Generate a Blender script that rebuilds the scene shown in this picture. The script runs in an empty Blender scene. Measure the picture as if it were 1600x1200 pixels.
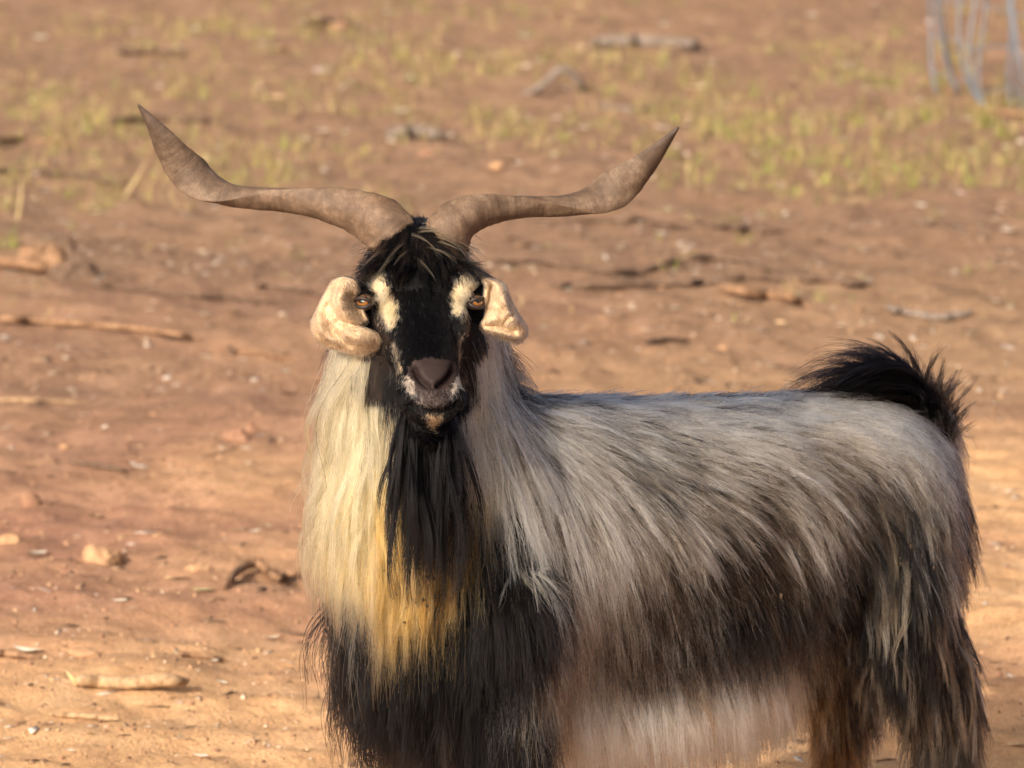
import bpy, bmesh, math, random
import numpy as np
from mathutils import Vector, Matrix
from mathutils.bvhtree import BVHTree

random.seed(11)
rng = np.random.default_rng(11)
scene = bpy.context.scene
COL = scene.collection

# ------------------------------------------------------------------ camera
CAM_H, CAM_D, FPX = 2.2, 8.0, 8000.0            # metres, metres, focal length in photo pixels
PITCH = math.atan(1320.0 / FPX)
cam_data = bpy.data.cameras.new('camera')
cam = bpy.data.objects.new('camera', cam_data)
COL.objects.link(cam)
cam.location = (0, -CAM_D, CAM_H)
cam.rotation_euler = (math.pi / 2 - PITCH, 0, 0)
cam_data.sensor_width = 36.0
cam_data.lens = FPX / 1600.0 * 36.0
cam_data.clip_start = 0.1
cam_data.clip_end = 2000
cam_data.dof.use_dof = True
cam_data.dof.focus_distance = 7.85
cam_data.dof.aperture_fstop = 7.0
scene.camera = cam

# ------------------------------------------------------------------ light
SUN_EL, SUN_AZ = 28.0, 34.0                      # azimuth: degrees left of the viewing direction's reverse (0 = behind camera)
sd = Vector((-math.sin(math.radians(SUN_AZ)) * math.cos(math.radians(SUN_EL)),
             -math.cos(math.radians(SUN_AZ)) * math.cos(math.radians(SUN_EL)),
             math.sin(math.radians(SUN_EL))))     # towards the sun
world = bpy.data.worlds.new('World')
scene.world = world
world.use_nodes = True
wn = world.node_tree
for n in list(wn.nodes):
    wn.nodes.remove(n)
wout = wn.nodes.new('ShaderNodeOutputWorld')
wbg = wn.nodes.new('ShaderNodeBackground')
wsky = wn.nodes.new('ShaderNodeTexSky')
wsky.sky_type = 'NISHITA'
wsky.sun_disc = False
wsky.sun_elevation = math.radians(SUN_EL)
wsky.sun_rotation = math.atan2(sd.x, sd.y)
wbg.inputs['Strength'].default_value = 0.14
wsky.air_density = 0.5
wsky.dust_density = 9.0
wsky.ozone_density = 0.3
wn.links.new(wsky.outputs[0], wbg.inputs['Color'])
wn.links.new(wbg.outputs[0], wout.inputs['Surface'])
sun_data = bpy.data.lights.new('sun', 'SUN')
sun_data.energy = 3.5
sun_data.angle = math.radians(0.6)
sun_data.color = (1.0, 0.89, 0.76)
sun = bpy.data.objects.new('sun', sun_data)
COL.objects.link(sun)
sun.rotation_euler = sd.to_track_quat('Z', 'Y').to_euler()

vs = scene.view_settings
vs.view_transform = 'Standard'
vs.look = 'None'
vs.gamma = 1.0
vs.exposure = 0.55
vs.use_curve_mapping = False
scene.cycles.use_denoising = True
scene.cycles.max_bounces = 10
scene.cycles.transparent_max_bounces = 12
scene.cycles_curves.shape = 'RIBBONS'
scene.cycles_curves.subdivisions = 2

# ------------------------------------------------------------------ helpers
FWD = Vector((0, math.cos(PITCH), -math.sin(PITCH)))
UPV = Vector((0, math.sin(PITCH), math.cos(PITCH)))
RGT = Vector((1, 0, 0))
CAMP = Vector(cam.location)


def ray(px, py):
    return (FWD * FPX + RGT * (px - 800) + UPV * (600 - py)).normalized()


def P(px, py, Y):
    d = ray(px, py)
    return CAMP + d * ((Y - CAMP.y) / d.y)


def G(px, py, z=0.0):
    d = ray(px, py)
    return CAMP + d * ((z - CAMP.z) / d.z)


def tag(o, label=None, cat=None, group=None, kind=None):
    if label: o['label'] = label
    if cat: o['category'] = cat
    if group: o['group'] = group
    if kind: o['kind'] = kind
    return o


def link(name, data, parent=None):
    o = bpy.data.objects.new(name, data)
    COL.objects.link(o)
    o.parent = parent
    return o


def mesh_from(verts, faces, name='m', smooth=True):
    me = bpy.data.meshes.new(name)
    me.from_pydata([tuple(v) for v in verts], [], faces)
    if smooth:
        me.polygons.foreach_set('use_smooth', [True] * len(me.polygons))
    me.update()
    return me


def lattice(seed):
    return np.random.default_rng(seed).random((256, 256))


LAT = [lattice(s) for s in range(8)]


def vnoise(x, y, k=0):
    x = np.asarray(x, float); y = np.asarray(y, float)
    xi = np.floor(x).astype(int); yi = np.floor(y).astype(int)
    fx = x - xi; fy = y - yi
    fx = fx * fx * (3 - 2 * fx); fy = fy * fy * (3 - 2 * fy)
    L = LAT[k % 8]
    a = L[xi % 256, yi % 256]; b = L[(xi + 1) % 256, yi % 256]
    c = L[xi % 256, (yi + 1) % 256]; d = L[(xi + 1) % 256, (yi + 1) % 256]
    return (a * (1 - fx) + b * fx) * (1 - fy) + (c * (1 - fx) + d * fx) * fy - 0.5


def catmull(pts, vals, n):
    """smooth curve through pts (list of Vector) with matching scalar rows vals"""
    p = np.array([list(q) for q in pts], float)
    v = np.array(vals, float).reshape(len(pts), -1)
    a = np.hstack([p, v])
    a = np.vstack([2 * a[0] - a[1], a, 2 * a[-1] - a[-2]])
    out = []
    m = len(pts) - 1
    for t in np.linspace(0, m, n):
        i = min(int(t), m - 1); f = t - i
        p0, p1, p2, p3 = a[i], a[i + 1], a[i + 2], a[i + 3]
        out.append(0.5 * (2 * p1 + (p2 - p0) * f + (2 * p0 - 5 * p1 + 4 * p2 - p3) * f * f + (3 * p1 - p0 - 3 * p2 + p3) * f ** 3))
    out = np.array(out)
    return out[:, :3], out[:, 3:]


def sweep(cent, ringfn, nseg, closed_ends=True):
    """sweep rings: ringfn(i, t, A, B) -> (nseg,3) offsets in world; returns verts, faces"""
    n = len(cent)
    verts, faces = [], []
    T = np.gradient(cent, axis=0)
    T /= np.linalg.norm(T, axis=1)[:, None] + 1e-9
    ref = np.array([0.0, 1.0, 0.0])
    if abs(T[0] @ ref) > 0.9: ref = np.array([0.0, 0.0, 1.0])
    for i in range(n):
        A = ref - T[i] * (ref @ T[i]); A /= np.linalg.norm(A)
        Bv = np.cross(T[i], A)
        ref = A
        verts.extend((cent[i] + ringfn(i, A, Bv)).tolist())
    for i in range(n - 1):
        for j in range(nseg):
            a = i * nseg + j; b = i * nseg + (j + 1) % nseg
            faces.append((a, b, b + nseg, a + nseg))
    if closed_ends:
        faces.append(tuple(range(nseg))[::-1])
        faces.append(tuple(range((n - 1) * nseg, n * nseg)))
    return verts, faces


def tube(pts, radii, n=24, nseg=16, squash=None):
    c, v = catmull(pts, radii, n)
    ang = np.linspace(0, 2 * math.pi, nseg, endpoint=False)

    def rf(i, A, Bv):
        r = max(v[i, 0], 1e-4)
        return r * (np.cos(ang)[:, None] * A + np.sin(ang)[:, None] * Bv)
    return sweep(c, rf, nseg)


class Bag:
    def __init__(s): s.v, s.f = [], []

    def add(s, vf):
        o = len(s.v)
        s.v.extend(vf[0]); s.f.extend([tuple(i + o for i in f) for f in vf[1]])


def ellipsoid(c, ax, r, nu=20, nv=12):
    c = np.array(c, float); ax = [np.array(a, float) for a in ax]
    verts = [c + ax[2] * r[2]]
    for i in range(1, nv):
        th = math.pi * i / nv
        for j in range(nu):
            ph = 2 * math.pi * j / nu
            verts.append(c + ax[0] * r[0] * math.sin(th) * math.cos(ph) + ax[1] * r[1] * math.sin(th) * math.sin(ph) + ax[2] * r[2] * math.cos(th))
    verts.append(c - ax[2] * r[2])
    f = []
    for j in range(nu):
        f.append((0, 1 + j, 1 + (j + 1) % nu))
    for i in range(nv - 2):
        for j in range(nu):
            a = 1 + i * nu + j; b = 1 + i * nu + (j + 1) % nu
            f.append((a, a + nu, b + nu, b))
    last = len(verts) - 1; o = 1 + (nv - 2) * nu
    for j in range(nu):
        f.append((last, o + (j + 1) % nu, o + j))
    return [v.tolist() for v in verts], f


# ------------------------------------------------------------------ materials
def newmat(name):
    m = bpy.data.materials.new(name)
    m.use_nodes = True
    nt = m.node_tree
    for n in list(nt.nodes): nt.nodes.remove(n)
    out = nt.nodes.new('ShaderNodeOutputMaterial')
    return m, nt, out


class NT:
    """small node-building helper"""
    def __init__(s, nt): s.nt = nt

    def n(s, typ, **kw):
        nd = s.nt.nodes.new(typ)
        for k, v in kw.items():
            if k.startswith('i_'):
                nd.inputs[k[2:].replace('_', ' ')].default_value = v
            else:
                setattr(nd, k, v)
        return nd

    def l(s, a, b): s.nt.links.new(a, b)

    def noise(s, scale, detail=6, rough=0.6, vec=None, dist=0.0):
        nd = s.n('ShaderNodeTexNoise', i_Scale=scale, i_Detail=detail, i_Roughness=rough, i_Distortion=dist)
        if vec is not None: s.l(vec, nd.inputs['Vector'])
        return nd.outputs['Fac']

    def ramp(s, fac, stops):
        nd = s.n('ShaderNodeValToRGB')
        e = nd.color_ramp.elements
        while len(e) < len(stops): e.new(0.5)
        for k, (p, c) in enumerate(stops):
            e[k].position = p; e[k].color = (*c, 1) if len(c) == 3 else c
        s.l(fac, nd.inputs[0])
        return nd.outputs[0]

    def mix(s, fac, a, b, blend='MIX'):
        nd = s.n('ShaderNodeMix', data_type='RGBA', blend_type=blend)
        for sock, v in ((nd.inputs[0], fac), (nd.inputs[6], a), (nd.inputs[7], b)):
            if hasattr(v, 'is_linked'): s.l(v, sock)
            elif isinstance(v, (int, float)): sock.default_value = v
            else: sock.default_value = (*v, 1)
        return nd.outputs[2]

    def math(s, op, a, b=0.0):
        nd = s.n('ShaderNodeMath', operation=op)
        for sock, v in ((nd.inputs[0], a), (nd.inputs[1], b)):
            if hasattr(v, 'is_linked'): s.l(v, sock)
            else: sock.default_value = v
        return nd.outputs[0]


def simple_mat(name, stops, scale=30, rough=0.8, bump=0.3, bdist=0.003, stretch=None, spec=0.3, attr=None):
    m, nt, out = newmat(name)
    h = NT(nt)
    tc = h.n('ShaderNodeTexCoord')
    vec = tc.outputs['Object']
    if stretch:
        mp = h.n('ShaderNodeMapping'); mp.inputs['Scale'].default_value = stretch
        h.l(vec, mp.inputs['Vector']); vec = mp.outputs[0]
    f = h.noise(scale, 6, 0.65, vec)
    c = h.ramp(f, stops)
    if attr:
        at = h.n('ShaderNodeObjectInfo')
        hs = h.n('ShaderNodeHueSaturation')
        v = h.math('ADD', h.math('MULTIPLY', at.outputs['Random'], 0.5), 0.75)
        h.l(v, hs.inputs['Value']); h.l(c, hs.inputs['Color']); c = hs.outputs[0]
    b = h.n('ShaderNodeBsdfPrincipled')
    h.l(c, b.inputs['Base Color'])
    b.inputs['Roughness'].default_value = rough
    b.inputs['Specular IOR Level'].default_value = spec
    bp = h.n('ShaderNodeBump', i_Strength=bump, i_Distance=bdist)
    h.l(h.noise(scale * 2.3, 8, 0.7, vec), bp.inputs['Height'])
    h.l(bp.outputs[0], b.inputs['Normal'])
    h.l(b.outputs[0], out.inputs['Surface'])
    return m

#%%GROUND

# ------------------------------------------------------------------ ground
def ground_h(x, y):
    h = 0.030 * vnoise(x * 0.9, y * 0.9, 0) * 2 + 0.016 * vnoise(x * 2.7 + 9, y * 3.1, 1) * 2
    h = h + 0.013 * vnoise(x * 7.3, y * 8.1 + 3, 2) * 2 + 0.0080 * vnoise(x * 17.7, y * 19.3, 3) * 2
    h = h + 0.0030 * vnoise(x * 41.7, y * 43.3, 4) * 2
    return h


def gz(x, y): return float(ground_h(np.array([x]), np.array([y]))[0])


def GG(px, py):
    """ground point under a photo pixel, on the relief"""
    p = G(px, py)
    for _ in range(3):
        p = G(px, py, gz(p.x, p.y))
    return p


def grow_axis(a, b, step, far_lo, far_hi):
    mid = np.arange(a, b + 1e-6, step)
    lo, hi = [], []
    s = step; p = a
    while p > far_lo:
        s *= 1.25; p -= s; lo.append(p)
    s = step; p = b
    while p < far_hi:
        s *= 1.25; p += s; hi.append(p)
    return np.concatenate([np.array(lo[::-1]), mid, np.array(hi)])


xs = grow_axis(-3.3, 3.3, 0.020, -260, 260)
ys = np.concatenate([grow_axis(-2.2, 5.0, 0.020, -60, 4.0)[:-1], grow_axis(5.03, 19.0, 0.042, 5.03, 420)])
ys = np.unique(np.round(ys, 4))
GX, GY = np.meshgrid(xs, ys, indexing='ij')
GZ = ground_h(GX, GY)
far = np.clip((np.hypot(GX, GY - 5) - 30) / 40, 0, 1)
GZ *= (1 - far)
nx, ny = GX.shape
gme = bpy.data.meshes.new('ground')
nv = nx * ny
idx = np.arange(nv).reshape(nx, ny)
quads = np.stack([idx[:-1, :-1], idx[1:, :-1], idx[1:, 1:], idx[:-1, 1:]], -1).reshape(-1, 4)
gme.vertices.add(nv)
gme.vertices.foreach_set('co', np.stack([GX, GY, GZ], -1).ravel())
gme.loops.add(quads.size)
gme.loops.foreach_set('vertex_index', quads.ravel())
gme.polygons.add(len(quads))
gme.polygons.foreach_set('loop_start', np.arange(len(quads)) * 4)
gme.update()
gme.polygons.foreach_set('use_smooth', [True] * len(quads))
# dappled sun painted into the soil colour: tan where lit, red in tree shade
sunlit = np.zeros_like(GX)
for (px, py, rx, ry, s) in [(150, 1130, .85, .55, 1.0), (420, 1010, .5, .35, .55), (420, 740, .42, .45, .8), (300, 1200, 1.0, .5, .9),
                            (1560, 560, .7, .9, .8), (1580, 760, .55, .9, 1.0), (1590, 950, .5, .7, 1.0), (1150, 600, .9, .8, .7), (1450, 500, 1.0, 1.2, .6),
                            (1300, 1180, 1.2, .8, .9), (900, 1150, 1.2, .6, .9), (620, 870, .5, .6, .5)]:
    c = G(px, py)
    sunlit = np.maximum(sunlit, s * np.exp(-((GX - c.x) / rx) ** 2 - ((GY - c.y) / ry) ** 2))
sunlit = np.clip(sunlit * 1.25 + 0.55 * vnoise(GX * 1.3, GY * 1.0, 5) + 0.25 * vnoise(GX * 5, GY * 3.5, 6), 0, 1)
at = gme.attributes.new('sunlit', 'FLOAT', 'POINT')
at.data.foreach_set('value', sunlit.ravel().astype(np.float32))
turf = np.clip((GY - 3.6 + 1.8 * vnoise(GX * .8, GY * .6, 3) + .7 * vnoise(GX * 2.6, GY * 2.2, 1)) / 3.0, 0, 1)
at = gme.attributes.new('turf', 'FLOAT', 'POINT')
at.data.foreach_set('value', turf.ravel().astype(np.float32))
ground = link('ground', gme)
tag(ground, 'bare red brown soil with sunlit patches painted in pale tan', None, None, 'structure')

m, nt, out = newmat('soil')
h = NT(nt)
geo = h.n('ShaderNodeNewGeometry')
pos = geo.outputs['Position']
sa = h.n('ShaderNodeAttribute', attribute_name='sunlit')
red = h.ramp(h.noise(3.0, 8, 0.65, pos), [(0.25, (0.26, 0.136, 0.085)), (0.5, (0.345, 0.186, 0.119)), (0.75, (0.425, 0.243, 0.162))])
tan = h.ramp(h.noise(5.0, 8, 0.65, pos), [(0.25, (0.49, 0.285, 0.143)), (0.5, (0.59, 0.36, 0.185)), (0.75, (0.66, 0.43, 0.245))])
c = h.mix(sa.outputs['Fac'], red, tan)  # tan stands in for the sunlit patches, red for the shaded soil
# thin turf zone behind: browner soil held by grass roots
tu = h.n('ShaderNodeAttribute', attribute_name='turf')
hum = h.ramp(h.noise(7.0, 8, 0.7, pos), [(0.3, (0.17, 0.110, 0.068)), (0.5, (0.25, 0.163, 0.102)), (0.7, (0.33, 0.222, 0.145))])
c = h.mix(h.math('MULTIPLY', tu.outputs['Fac'], .75), c, hum)
# crumbs and grit, pale and dark
vo = h.n('ShaderNodeTexVoronoi', i_Scale=85.0, feature='F1'); h.l(pos, vo.inputs['Vector'])
crumb = h.ramp(vo.outputs['Distance'], [(0.0, (1, 1, 1)), (0.22, (1, 1, 1)), (0.34, (0, 0, 0))])
rnd = h.ramp(vo.outputs['Color'], [(0.0, (0.55, 0.5, 0.48)), (0.55, (1, 1, 1)), (0.8, (1.05, 1.02, 1.0)), (1.0, (1.5, 1.45, 1.4))])
c = h.mix(h.math('MULTIPLY', crumb, 0.75), c, rnd, 'MULTIPLY')
blot = h.ramp(h.noise(24, 6, 0.7, pos), [(0.3, (0.72, 0.70, 0.70)), (0.55, (1, 1, 1)), (0.8, (1.12, 1.1, 1.08))])
c = h.mix(0.9, c, blot, 'MULTIPLY')
fine = h.ramp(h.noise(150, 5, 0.75, pos), [(0.32, (0.62, 0.58, 0.56)), (0.5, (1, 1, 1)), (0.7, (1.22, 1.2, 1.18))])
c = h.mix(0.8, c, fine, 'MULTIPLY')
b = h.n('ShaderNodeBsdfPrincipled')
h.l(c, b.inputs['Base Color'])
b.inputs['Roughness'].default_value = 0.95
b.inputs['Specular IOR Level'].default_value = 0.12
bp = h.n('ShaderNodeBump', i_Strength=0.7, i_Distance=0.014)
hh = h.math('ADD', h.math('ADD', h.noise(60, 10, 0.75, pos), h.math('MULTIPLY', h.noise(14, 6, .7, pos), 1.4)), h.math('MULTIPLY', crumb, 0.22))
h.l(hh, bp.inputs['Height'])
h.l(bp.outputs[0], b.inputs['Normal'])
h.l(b.outputs[0], out.inputs['Surface'])
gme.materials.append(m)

#%%GOAT

# ------------------------------------------------------------------ goat body
TH = math.radians(32)
Fv = Vector((-math.cos(TH), -math.sin(TH), 0)); Lv = Vector((math.sin(TH), -math.cos(TH), 0))
BO = Vector((-0.100, -0.05, 0))


def B(u, v, z): return BO - Fv * u + Lv * v + Vector((0, 0, z))


goat = bpy.data.objects.new('goat', None)
COL.objects.link(goat)
GP = B(0.4, 0, 0)
tag(goat, 'long haired black, grey and cream billy goat with wide spreading horns facing the camera', 'goat')

bag = Bag()
# torso loft
secs = [(-.165, .03, .64, .54), (-.14, .085, .70, .47), (-.06, .130, .78, .415), (.06, .145, .845, .40), (.18, .152, .845, .395), (.36, .170, .825, .395),
        (.54, .175, .812, .405), (.68, .162, .804, .45), (.79, .150, .790, .50), (.87, .130, .768, .49), (.925, .102, .735, .49), (.955, .062, .69, .51), (.965, .02, .63, .56)]
_, sv = catmull([Vector((s[0], 0, 0)) for s in secs], [s[1:] for s in secs], 48)
su, _ = catmull([Vector((s[0], 0, 0)) for s in secs], [s[1:] for s in secs], 48)
NS = 36
tv, tf = [], []
for i in range(48):
    u = su[i, 0]; hw, zt, zb = sv[i]
    for j in range(NS):
        a = 2 * math.pi * j / NS
        ca, sa_ = math.cos(a), math.sin(a)
        wv = hw * math.copysign(abs(ca) ** 0.85, ca)
        zz = (zt + zb) / 2 + (zt - zb) / 2 * math.copysign(abs(sa_) ** 0.9, sa_)
        if sa_ > 0: wv *= 1 - 0.22 * sa_ ** 2
        tv.append(list(B(u, wv, zz)))
for i in range(47):
    for j in range(NS):
        a = i * NS + j; b2 = i * NS + (j + 1) % NS
        tf.append((a, b2, b2 + NS, a + NS))
tf.append(tuple(range(NS))[::-1]); tf.append(tuple(range(47 * NS, 48 * NS)))
bag.add((tv, tf))

# head frame
P0 = P(656, 388, -0.13)
NZ = P(677, 592, -0.335)
Ha = (NZ - P0).normalized()
Hx = Vector((0.99, 0.16, 0.0)); Hx = (Hx - Ha * Hx.dot(Ha)).normalized()
Hz = Hx.cross(Ha).normalized()
if Hz.z < 0: Hz = -Hz
HL = (NZ - P0).length


def Hd(x, s, z): return P0 + Hx * x + Ha * s + Hz * z


# head loft: s, half width, top, bottom, lower-taper
hsec = [(-.085, .025, -.055, -.085, .9), (-.07, .052, -.03, -.115, .9), (-.03, .066, -.012, -.13, .85), (.02, .070, .000, -.14, .72), (.06, .073, .004, -.145, .66), (.095, .073, .001, -.142, .62),
        (.13, .061, -.004, -.130, .60), (.165, .051, -.006, -.116, .62), (.20, .047, -.007, -.102, .66), (.235, .0465, -.008, -.092, .72),
        (.262, .0465, -.010, -.086, .76), (.283, .042, -.016, -.082, .76), (.298, .031, -.026, -.076, .8), (.305, .012, -.042, -.060, .9)]
NH = 40
hs_, hv_ = catmull([Vector((q[0], 0, 0)) for q in hsec], [q[1:] for q in hsec], 60)
tv, tf = [], []
for i in range(60):
    s = hs_[i, 0]; hw, zt, zb, tp = hv_[i]
    for j in range(NH):
        a = 2 * math.pi * j / NH
        ca, sa_ = math.cos(a), math.sin(a)
        x = hw * math.copysign(abs(ca) ** 0.8, ca)
        z = (zt + zb) / 2 + (zt - zb) / 2 * math.copysign(abs(sa_) ** 0.85, sa_)
        if sa_ < 0: x *= 1 - (1 - tp) * min(1, -sa_ * 1.1)
        tv.append(list(Hd(x, s, z)))
for i in range(59):
    for j in range(NH):
        a = i * NH + j; b2 = i * NH + (j + 1) % NH
        tf.append((a, b2, b2 + NH, a + NH))
tf.append(tuple(range(NH))[::-1]); tf.append(tuple(range(59 * NH, 60 * NH)))
bag.add((tv, tf))
HAX = [Hx, Ha, Hz]
for sx in (-1, 1):
    bag.add(ellipsoid(Hd(sx * .062, .066, -.010), HAX, (.026, .034, .020)))      # brow ridge
    bag.add(ellipsoid(Hd(sx * .050, .122, -.032), HAX, (.020, .038, .022)))      # cheek bone
    bag.add(ellipsoid(Hd(sx * .028, .272, -.040), HAX, (.026, .024, .026)))      # nostril wing / lip
    bag.add(ellipsoid(Hd(sx * .045, .10, -.10), HAX, (.026, .05, .04)))          # jaw muscle
bag.add(ellipsoid(Hd(0, -.005, -.002), HAX, (.050, .052, .022)))                  # crest between the horns
bag.add(ellipsoid(Hd(0, .285, -.030), HAX, (.030, .020, .020)))                  # nose pad
bag.add(ellipsoid(Hd(0, .262, -.098), HAX, (.032, .036, .022)))                  # lower lip and chin
# neck
bag.add(tube([B(.14, 0, .66), B(.03, 0, .74), Vector((-.150, -.075, .87)), Vector((-.146, -.065, .97)), Vector((-.146, -.06, 1.05))],
             [.150, .132, .120, .118, .092], 24, 28))
bag.add(tube([B(-.02, 0, .62), B(-.10, .0, .72), Vector((-.140, -.12, .84)), Vector((-.14, -.13, .95))], [.115, .100, .084, .065], 20, 24))
# shoulders and legs
for sv_ in (-1, 1):
    bag.add(ellipsoid(B(.03, sv_ * .10, .60), [-Fv, Lv, Vector((0, 0, 1))], (.11, .065, .17)))
    bag.add(tube([B(.03, sv_ * .105, .60), B(.05, sv_ * .11, .45), B(.03, sv_ * .105, .28), B(.035, sv_ * .105, .10), B(.01, sv_ * .105, .05)],
                 [.085, .062, .038, .026, .030], 24, 16))
    du = 0 if sv_ > 0 else -.07
    bag.add(ellipsoid(B(.795 + du * .5, sv_ * .088, .59), [-Fv, Lv, Vector((0, 0, 1))], (.118, .066, .16)))
    bag.add(tube([B(.80 + du, sv_ * .06, .68), B(.80 + du, sv_ * .085, .58), B(.79 + du, sv_ * .10, .49), B(.86 + du, sv_ * .105, .38), B(.91 + du, sv_ * .105, .29), B(.89 + du, sv_ * .105, .10), B(.865 + du, sv_ * .105, .05)],
                 [.05, .085, .088, .060, .040, .027, .030], 30, 16))
TAILP = [B(.90, 0, .68), B(.952, -.005, .695), B(.962, -.01, .730), B(.942, -.01, .762), B(.910, -.01, .782)]
bag.add(tube(TAILP, [.05, .034, .026, .019, .010], 16, 12))

raw = mesh_from(bag.v, bag.f, 'raw')
tmp = link('tmp', raw)
rm = tmp.modifiers.new('r', 'REMESH'); rm.mode = 'VOXEL'; rm.voxel_size = 0.0038; rm.use_smooth_shade = True
sm = tmp.modifiers.new('s', 'SMOOTH'); sm.factor = 0.6; sm.iterations = 7
dg = bpy.context.evaluated_depsgraph_get()
bme = bpy.data.meshes.new_from_object(tmp.evaluated_get(dg))
bpy.data.objects.remove(tmp)
bme.name = 'goat_body'


def get_co(me):
    a = np.empty(len(me.vertices) * 3); me.vertices.foreach_get('co', a); return a.reshape(-1, 3)


def get_no(me):
    a = np.empty(len(me.vertices) * 3); me.vertices.foreach_get('normal', a); return a.reshape(-1, 3)


bco, bno = get_co(bme), get_no(bme)
HM = np.array([list(Hx), list(Ha), list(Hz)])


def to_head(p): return (np.asarray(p) - np.array(P0)) @ HM.T


hc = to_head(bco)


def groove(pts, width, depth, sel=None):
    """press a groove along a polyline (head-local) into the body mesh"""
    global bco
    pts = np.array(pts, float)
    best = np.full(len(bco), 9.0)
    for a, b_ in zip(pts[:-1], pts[1:]):
        ab = b_ - a; t = np.clip(((hc - a) @ ab) / (ab @ ab), 0, 1)
        best = np.minimum(best, np.linalg.norm(hc - (a + t[:, None] * ab), axis=1))
    w = np.exp(-(best / width) ** 2)
    bco = bco - bno * (w * depth)[:, None]


bvh0 = BVHTree.FromPolygons([Vector(v) for v in bco], [tuple(p.vertices) for p in bme.polygons])


def hskin(px, py):
    r = bvh0.ray_cast(CAMP, ray(px, py))
    return to_head(np.array(r[0]))


NOS = [[hskin(645, 574), hskin(650, 585), hskin(659, 594), hskin(670, 602)], [hskin(709, 574), hskin(704, 585), hskin(695, 594), hskin(684, 602)]]
for q_ in NOS: groove(q_, .0042, .014)       # nostrils
nos_d = np.full(len(bco), 9.0)
for q_ in NOS:
    for a_, b_ in zip(q_[:-1], q_[1:]):
        ab = b_ - a_; t_ = np.clip(((hc - a_) @ ab) / (ab @ ab), 0, 1)
        nos_d = np.minimum(nos_d, np.linalg.norm(hc - (a_ + t_[:, None] * ab), axis=1))
groove([hskin(664, 575), hskin(690, 575)], .012, -.002)
for sx in (-1, 1):
    groove([(sx * .085, .098, -.022), (sx * .080, .088, -.020)], .016, .013)                                     # eye socket
groove([hskin(640, 632), hskin(655, 640), hskin(677, 643), hskin(698, 640), hskin(714, 630)], .0045, .008)  # mouth
groove([hskin(677, 606), hskin(677, 632)], .003, .004)                                                           # philtrum
bme.vertices.foreach_set('co', bco.ravel()); bme.update()
bco, bno = get_co(bme), get_no(bme)
hc = to_head(bco)
body = link('body', bme, goat)
print('body verts', len(bme.vertices))
bme.calc_loop_triangles()
tri = np.empty(len(bme.loop_triangles) * 3, int); bme.loop_triangles.foreach_get('vertices', tri); tri = tri.reshape(-1, 3)
BVH = BVHTree.FromPolygons([Vector(v) for v in bco], tri.tolist())


def hit(px, py):
    """photo pixel -> point on the goat's skin (authoring help for the coat table)"""
    r = BVH.ray_cast(CAMP, ray(px, py))
    if r[0] is None:
        d = ray(px, py)
        q = CAMP + d * 8.0
        r = BVH.find_nearest(q)
    return np.array(r[0]), np.array(r[1])


#%%COAT
# ------------------------------------------------------------------ coat table
K = (.0045, .0042, .0048); KB = (.010, .0085, .008); DB = (.030, .021, .015); GR = (.080, .062, .044); LG = (.27, .225, .170)
WH = (.67, .59, .455); CR = (.62, .46, .28); GO = (.57, .275, .090); AM = (.36, .155, .038); BR = (.10, .052, .026); PG = (.61, .43, .225); CW = (.72, .58, .37); WX = (.80, .71, .54)
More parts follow.
